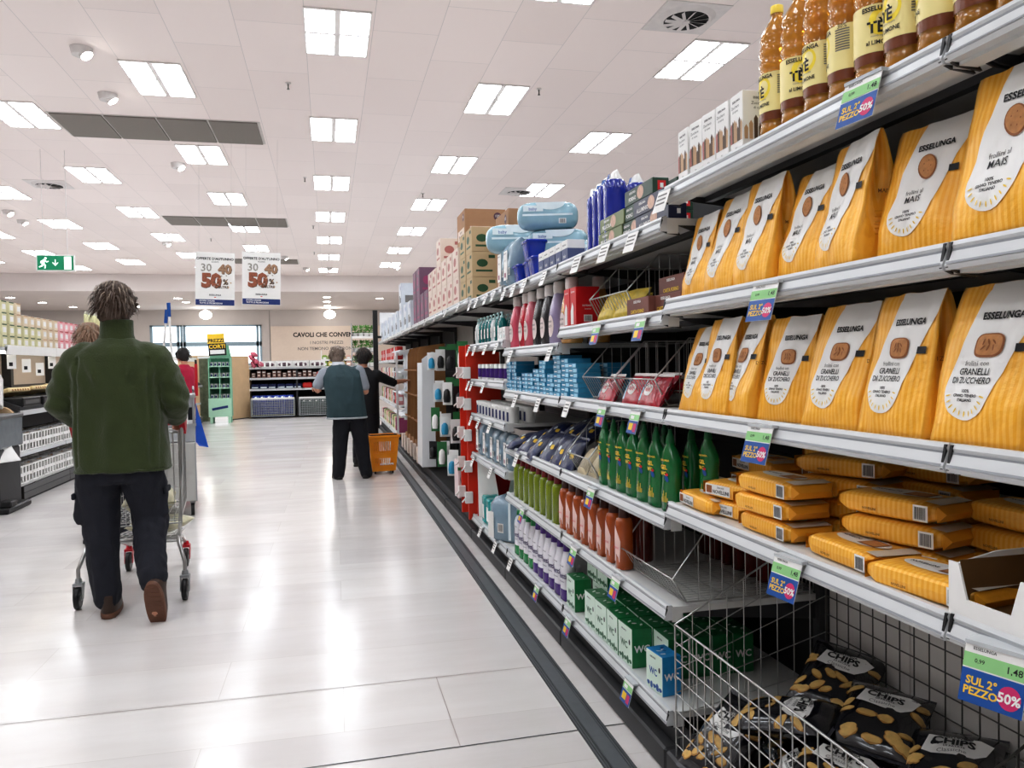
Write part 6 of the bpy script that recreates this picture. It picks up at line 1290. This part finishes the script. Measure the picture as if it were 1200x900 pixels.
# jacket
def jacket():
    b=MB(True); b.loft([(.805,.240,.165,.02,-.005),(.83,.244,.17,.018,-.005),(.95,.238,.165,.012,0),(1.10,.230,.158,.004,0),(1.25,.235,.158,0,0),(1.36,.235,.15,0,-.005),(1.43,.215,.135,0,-.01),(1.475,.165,.115,0,-.01),(1.51,.105,.085,0,-.005),(1.53,.075,.07,0,0)],FLE,36,2.35)
    for s_ in(-1,1):
        limb(b,[(s_*.155,0,1.42),(s_*.20,0,1.40)],[.09,.09],FLE,14); limb(b,[(s_*.195,0,1.40),(s_*.258,-.005,1.28),(s_*.290,.0,1.175),(s_*.268,.10,1.12),(s_*.258,.165,1.085)],[.086,.083,.076,.066,.058],FLE,16)
    j=bake(b,'jacket',pm,.010,6,.6,FLE,.011,.13)
    for v in j.data.vertices:
        c=v.co; ax=abs(c.x); k=0; bk=1 if c.y<.03 else 0
        if .84<c.z<1.42: k-=.013*math.exp(-((ax-.178-.02*(1.3-c.z))/.010)**2)*bk
        k-=.003*math.exp(-((c.z-1.27)/.005)**2)*bk*(ax<.18)
        f=max(0,1-abs(c.z-1.05)/.30); k+=.012*f*math.sin(c.x*34+c.z*7+1.2*math.sin(c.z*9))*bk*(ax<.22)
        g=max(0,1-abs(c.z-1.33)/.12); k+=.010*g*math.sin(ax*60-c.z*26)*(ax>.08)*bk
        if ax>.22: k+=.009*math.sin(c.z*62+c.x*20+c.y*25)*max(0,1-abs(c.z-1.17)/.15)
        v.co=c+v.normal*k
    c=MB(); 
    for i,(z,rx,ry,dy) in enumerate(((1.50,.092,.082,.0),(1.53,.086,.078,.0),(1.565,.080,.072,.006),(1.60,.077,.070,.012))): pass
    secs=[(1.49,.100,.090,0,0),(1.515,.096,.086,0,.0),(1.55,.086,.080,0,.004),(1.60,.084,.078,0,.012),(1.625,.083,.077,0,.016),(1.630,.077,.071,0,.016),(1.58,.072,.066,0,.010)]
    c.loft(secs,FLE,28,caps=False); c.build('collar',j)
    c=MB(); c.tube([(.240*math.copysign(abs(math.cos(t))**.85,math.cos(t))+.018,.164*math.copysign(abs(math.sin(t))**.85,math.sin(t))-.005,.812+.006*math.sin(t*3)) for t in[2*PI*k/40 for k in range(40)]],.0065,FLE,8,closed=True); c.build('hem',j)
    for s_ in(-1,1): c=MB(); limb(c,[(s_*.262,.150,1.090),(s_*.256,.180,1.078)],[.060,.054],FLE,14); c.build('cuff',j)
jacket()
b=MB(True); b.loft([(.74,.185,.125,.0,0),(.82,.19,.13),(.90,.18,.125),(.96,.17,.12)],NAVT,28,2.4)
limb(b,[(-.105,0,.80),(-.125,.02,.66),(-.115,.03,.52),(-.105,.005,.30),(-.085,-.01,.11)],[.118,.108,.093,.078,.070],NAVT,16); limb(b,[(.105,0,.80),(.125,.03,.66),(.135,.055,.52),(.155,-.07,.36),(.185,-.185,.235)],[.118,.108,.093,.080,.070],NAVT,16)
b.ell((-.20,.02,.60),.035,.07,.085,NAVT,e=3.5); b.ell((.20,.03,.61),.035,.065,.085,NAVT,e=3.5)
tro=bake(b,'trousers',pm,.0105,5,.5,NAVT,.012,.07)
b=MB(); b.box(-.240,-.222,-.05,.08,.655,.69,NAVT,b=.006); b.build('pocket_flap',tro); b=MB(); b.box(.222,.240,-.04,.085,.665,.70,NAVT,b=.006); b.build('pocket_flap',tro)
SHO=mat('brown_shoe_leather',(62,44,34),.5,vary=.15); SOL=mat('tan_rubber_sole',(112,76,58),.6,vary=.15,bump=.3)
shoe(pm,Matrix.Translation((-.08,.045,.020))@Matrix.Rotation(R(5),4,'Z'),SHO,SOL)
shoe(pm,Matrix.Translation((.205,-.235,.125))@Matrix.Rotation(R(-4),4,'Z')@Matrix.Rotation(R(-66),4,'X'),SHO,SOL)
HB=mat('brown_hair',(86,68,56),.6,vary=.3,scale=30); HG=mat('greying_hair',(150,134,116),.6,vary=.2,scale=30)
hair(pm,hc_,HB,HG,1.06,nst=420,length=.055,zmin=-.10,messy=.34); eyes(pm,hc_,1.06)

# --- man in the vest
p2m=thing('person',(.20,9.62,0)); tag(p2m,'stooping grey haired man in a dark teal vest and black trousers, seen from behind','person')
VEST=mat('dark_teal_vest',(52,74,80),.8,vary=.15,scale=10,bump=.3,bscale=60); GPOLO=mat('grey_polo',(150,156,164),.8,vary=.08); BLKT=mat('black_trouser_cloth',(16,17,26),.85,vary=.2)
Th=Matrix.Rotation(R(-28),4,'X')@Matrix.Rotation(R(8),4,'Z'); h2=(-.10,.14,1.475)
b=MB(True); head(b,h2,1.0,Th); limb(b,[(-.09,.10,1.42),(-.06,.05,1.32)],[.055,.06])
sL=(-.25,.03,1.26); sR=(.15,.03,1.29); limb(b,[(-.05,.02,1.24),V(sL)-V((-.03,0,.03))],[.08,.045]); limb(b,[(-.05,.02,1.24),V(sR)-V((.03,0,.03))],[.08,.045])
limb(b,[sL,(-.335,.0,1.09),(-.34,.24,1.10)],[.055,.045,.028]); hand(b,(-.34,.24,1.10),(0.1,1,.0),(0,0,1),-1,.9); limb(b,[sR,(.225,.02,1.05),(.15,.25,1.07)],[.050,.045,.028]); hand(b,(.15,.25,1.07),(-.1,1,0),(0,0,1),1,.9)
b.loft([(.80,.15,.11,.02),(1.0,.16,.12,0),(1.15,.17,.12,-.03),(1.28,.15,.10,-.05,.02)],SKIN,18); limb(b,[(-.06,0,.8),(-.11,.02,.45),(-.11,0,.08)],[.09,.06,.04]); limb(b,[(.11,0,.8),(.18,.02,.45),(.21,0,.08)],[.09,.06,.04]); limb(b,[(-.11,0,.06),(-.12,.12,.04)],[.038,.03]); limb(b,[(.21,0,.06),(.23,.12,.04)],[.038,.03])
bake(b,'body',p2m,.008,3,.5,SKIN)
b=MB(True); b.loft([(.735,.232,.155,.0,0),(.76,.235,.158,.0,0),(.88,.225,.165,-.005,-.01),(1.0,.222,.165,-.02,-.015),(1.12,.225,.16,-.035,-.01),(1.22,.225,.145,-.05,.0),(1.29,.20,.12,-.058,.015),(1.34,.14,.09,-.068,.03),(1.375,.08,.07,-.078,.05)],VEST,34,2.4)
for s_,q in((-1,sL),(1,sR)): b.ell((q[0]*.88-.0,q[1],q[2]-.02),.075,.085,.09,VEST)
vv=bake(b,'vest',p2m,.012,7,.6,VEST,.010,.10)
c=MB(); c.tube([(.236*math.copysign(abs(math.cos(t))**.85,math.cos(t)),.16*math.copysign(abs(math.sin(t))**.85,math.sin(t)),.738) for t in[2*PI*k/36 for k in range(36)]],.011,mat('pale_grey_trim',(170,176,180),.7),8,closed=True); c.build('hem_trim',vv)
c=MB(); c.loft([(1.35,.084,.075,-.078,.045),(1.385,.076,.070,-.082,.055),(1.41,.070,.064,-.086,.066)],mat('white_collar',(206,210,216),.7),22,caps=False); c.build('collar',vv)
b=MB(True)
limb(b,[sL,(-.325,.0,1.14)],[.080,.068],GPOLO,14); limb(b,[sR,(.215,.02,1.11)],[.080,.066],GPOLO,14); bake(b,'polo_sleeves',p2m,.012,3,.5,GPOLO,.004,.08)
b=MB(True); b.loft([(.70,.175,.12,.03),(.80,.18,.125,.02),(.88,.17,.12,.02)],BLKT,24,2.4); limb(b,[(-.055,0,.74),(-.085,.02,.45),(-.10,.0,.20),(-.115,0,.065)],[.112,.090,.078,.074],BLKT,16); limb(b,[(.115,0,.74),(.165,.02,.45),(.19,0,.20),(.215,0,.065)],[.112,.090,.078,.074],BLKT,16)
bake(b,'trousers',p2m,.012,4,.5,BLKT,.007,.07)
shoe(p2m,Matrix.Translation((-.125,.05,.02))@Matrix.Rotation(R(14),4,'Z'),BLACKP,BLACKP); shoe(p2m,Matrix.Translation((.225,.05,.02))@Matrix.Rotation(R(-14),4,'Z'),BLACKP,BLACKP)
HS=mat('silver_hair',(140,124,112),.6,vary=.2,scale=30); hair(p2m,h2,HS,mat('silver_hair_light',(190,180,170),.6),1.0,Th,nst=500,length=.03,messy=.3,seed=4,rad=(.080,.097,.100),zmin=-.05); eyes(p2m,h2,1,Th)

# --- generic standing shopper
def shopper(loc,rz,label,top,hairc,hairm2,H=1.68,arm=None,hairlen=.05,trous=BLKT,hx=0):
    r=thing('person',loc,R(rz)); tag(r,label,'person'); k=H/1.75; hc=(hx,.03,1.62*k)
    b=MB(True); head(b,hc,.98); limb(b,[(hx,.0,1.56*k),(hx*.4,-.01,1.42*k)],[.05,.058]); 
    L=(-.24,.0,1.10*k); LW_=(-.20,.2,1.0*k); Rr=(.24,0,1.10*k); RW=(.20,.2,1.0*k)
    if arm: Rr,RW=arm
    for s_,e_,w_ in((-1,L,LW_),(1,Rr,RW)):
        sh=(s_*.17,0,1.36*k); limb(b,[(0,0,1.32*k),sh],[.10,.055]); limb(b,[sh,e_,w_],[.05,.04,.027]); hand(b,w_,V(w_)-V(e_),(0,0,1),-s_,.6)
    b.loft([(.85*k,.14,.10),(1.1*k,.15,.11),(1.3*k,.17,.11),(1.4*k,.12,.08)],SKIN,18)
    for s_ in(-1,1): limb(b,[(s_*.09,0,.85*k),(s_*.10,.02,.45*k),(s_*.11,0,.08)],[.085,.055,.04]); limb(b,[(s_*.11,0,.06),(s_*.12,.12,.04)],[.036,.03])
    bake(b,'body',r,.009,3,.5,SKIN)
    b=MB(True); b.loft([(.78*k,.19,.13),(.95*k,.185,.13),(1.1*k,.185,.13),(1.28*k,.20,.13),(1.37*k,.18,.11),(1.42*k,.11,.08),(1.46*k,.07,.065)],top,28,2.3)
    for s_,e_,w_ in((-1,L,LW_),(1,Rr,RW)): sh=(s_*.17,0,1.35*k); limb(b,[sh,e_,V(e_).lerp(V(w_),.75 if not arm or s_<0 else .15)],[.072,.060,.045],top,14)
    bake(b,'top',r,.013,5,.5,top,.006,.09)
    b=MB(True); b.loft([(.74*k,.165,.115),(.9*k,.17,.12)],trous,24,2.4)
    for s_ in(-1,1): limb(b,[(s_*.09,0,.78*k),(s_*.10,.02,.45*k),(s_*.11,0,.08)],[.105,.08,.068],trous,14)
    bake(b,'trousers',r,.013,4,.5,trous,.005,.08)
    for s_ in(-1,1): shoe(r,Matrix.Translation((s_*.12,.05,.02)),BLACKP,BLACKP)
    hair(r,hc,hairc,hairm2,1.0,nst=500,length=hairlen,messy=.4,seed=9); eyes(r,hc,.98); return r
HD=mat('dark_hair',(34,26,24),.5,vary=.2,scale=30)
shopper((.46,10.75,0),-20,'dark haired shopper in black beside the man in the vest, reaching to the right shelves',mat('black_coat',(20,20,24),.85,vary=.15),HD,HB,1.60,arm=((.34,.20,1.12),(.46,.38,1.14)))
shopper((-2.33,13.9,0),60,'person in a raspberry red top standing beyond the trolley',mat('raspberry_top',(170,24,62),.8,vary=.15),HD,HD,1.72)
shopper((-1.745,6.75,0),-8,'light brown haired person mostly hidden behind the shoulder of the man in green',mat('grey_coat',(120,116,112),.85,vary=.1),mat('light_brown_hair',(150,120,98),.6,vary=.2,scale=30),HG,1.74,trous=NAVT,hx=-.085)

# ------------------------------------------------------------------ camera, world, light
cam=bpy.data.cameras.new('camera'); co=bpy.data.objects.new('camera',cam); C.objects.link(co); sc.camera=co
cam.sensor_width=36; cam.lens=27.6; cam.clip_start=.05; cam.clip_end=200
co.matrix_world=Matrix(((0.973609,0.023417,-0.227019,0),(-0.227513,0.021164,-0.973545,0),(-0.017993,0.999502,0.025933,1.3500),(0,0,0,1)))
w=bpy.data.worlds.new('world'); sc.world=w; w.use_nodes=True; w.node_tree.nodes['Background'].inputs[0].default_value=(.95,.97,1,1); w.node_tree.nodes['Background'].inputs[1].default_value=.35
def area(name,loc,sx,sy,p,c=(1,.97,.94),rot=(0,0,0)):
    l=bpy.data.lights.new(name,'AREA'); l.shape='RECTANGLE'; l.size=sx; l.size_y=sy; l.energy=p; l.color=c; o=bpy.data.objects.new(name,l); C.objects.link(o); o.location=loc; o.rotation_euler=rot; return o
area('ceiling_fill',(-3.5,11,3.05),22,31,330,c=(.96,.98,1),rot=(PI,0,0))  # added fill lamp without a fitting, faces up to brighten the ceiling
area('soffit_fill',(-3.5,31.2,3.8),20,5,170)  # added fill lamp besides the downlights, brightens the far wall
sc.view_settings.view_transform='Standard'; sc.view_settings.look='None'; sc.view_settings.exposure=EXPO; sc.view_settings.gamma=1
sc.view_settings.use_curve_mapping=True; cm=sc.view_settings.curve_mapping; cv=cm.curves[3]
for q_ in((.05,.040),(.20,.195),(.50,.56),(.8,.89)): cv.points.new(*q_)
cm.update()
sc.cycles.max_bounces=7; sc.cycles.diffuse_bounces=4; sc.cycles.glossy_bounces=3; sc.cycles.transmission_bounces=4; sc.cycles.transparent_max_bounces=4; sc.cycles.caustics_reflective=False; sc.cycles.caustics_refractive=False; sc.cycles.sample_clamp_indirect=4
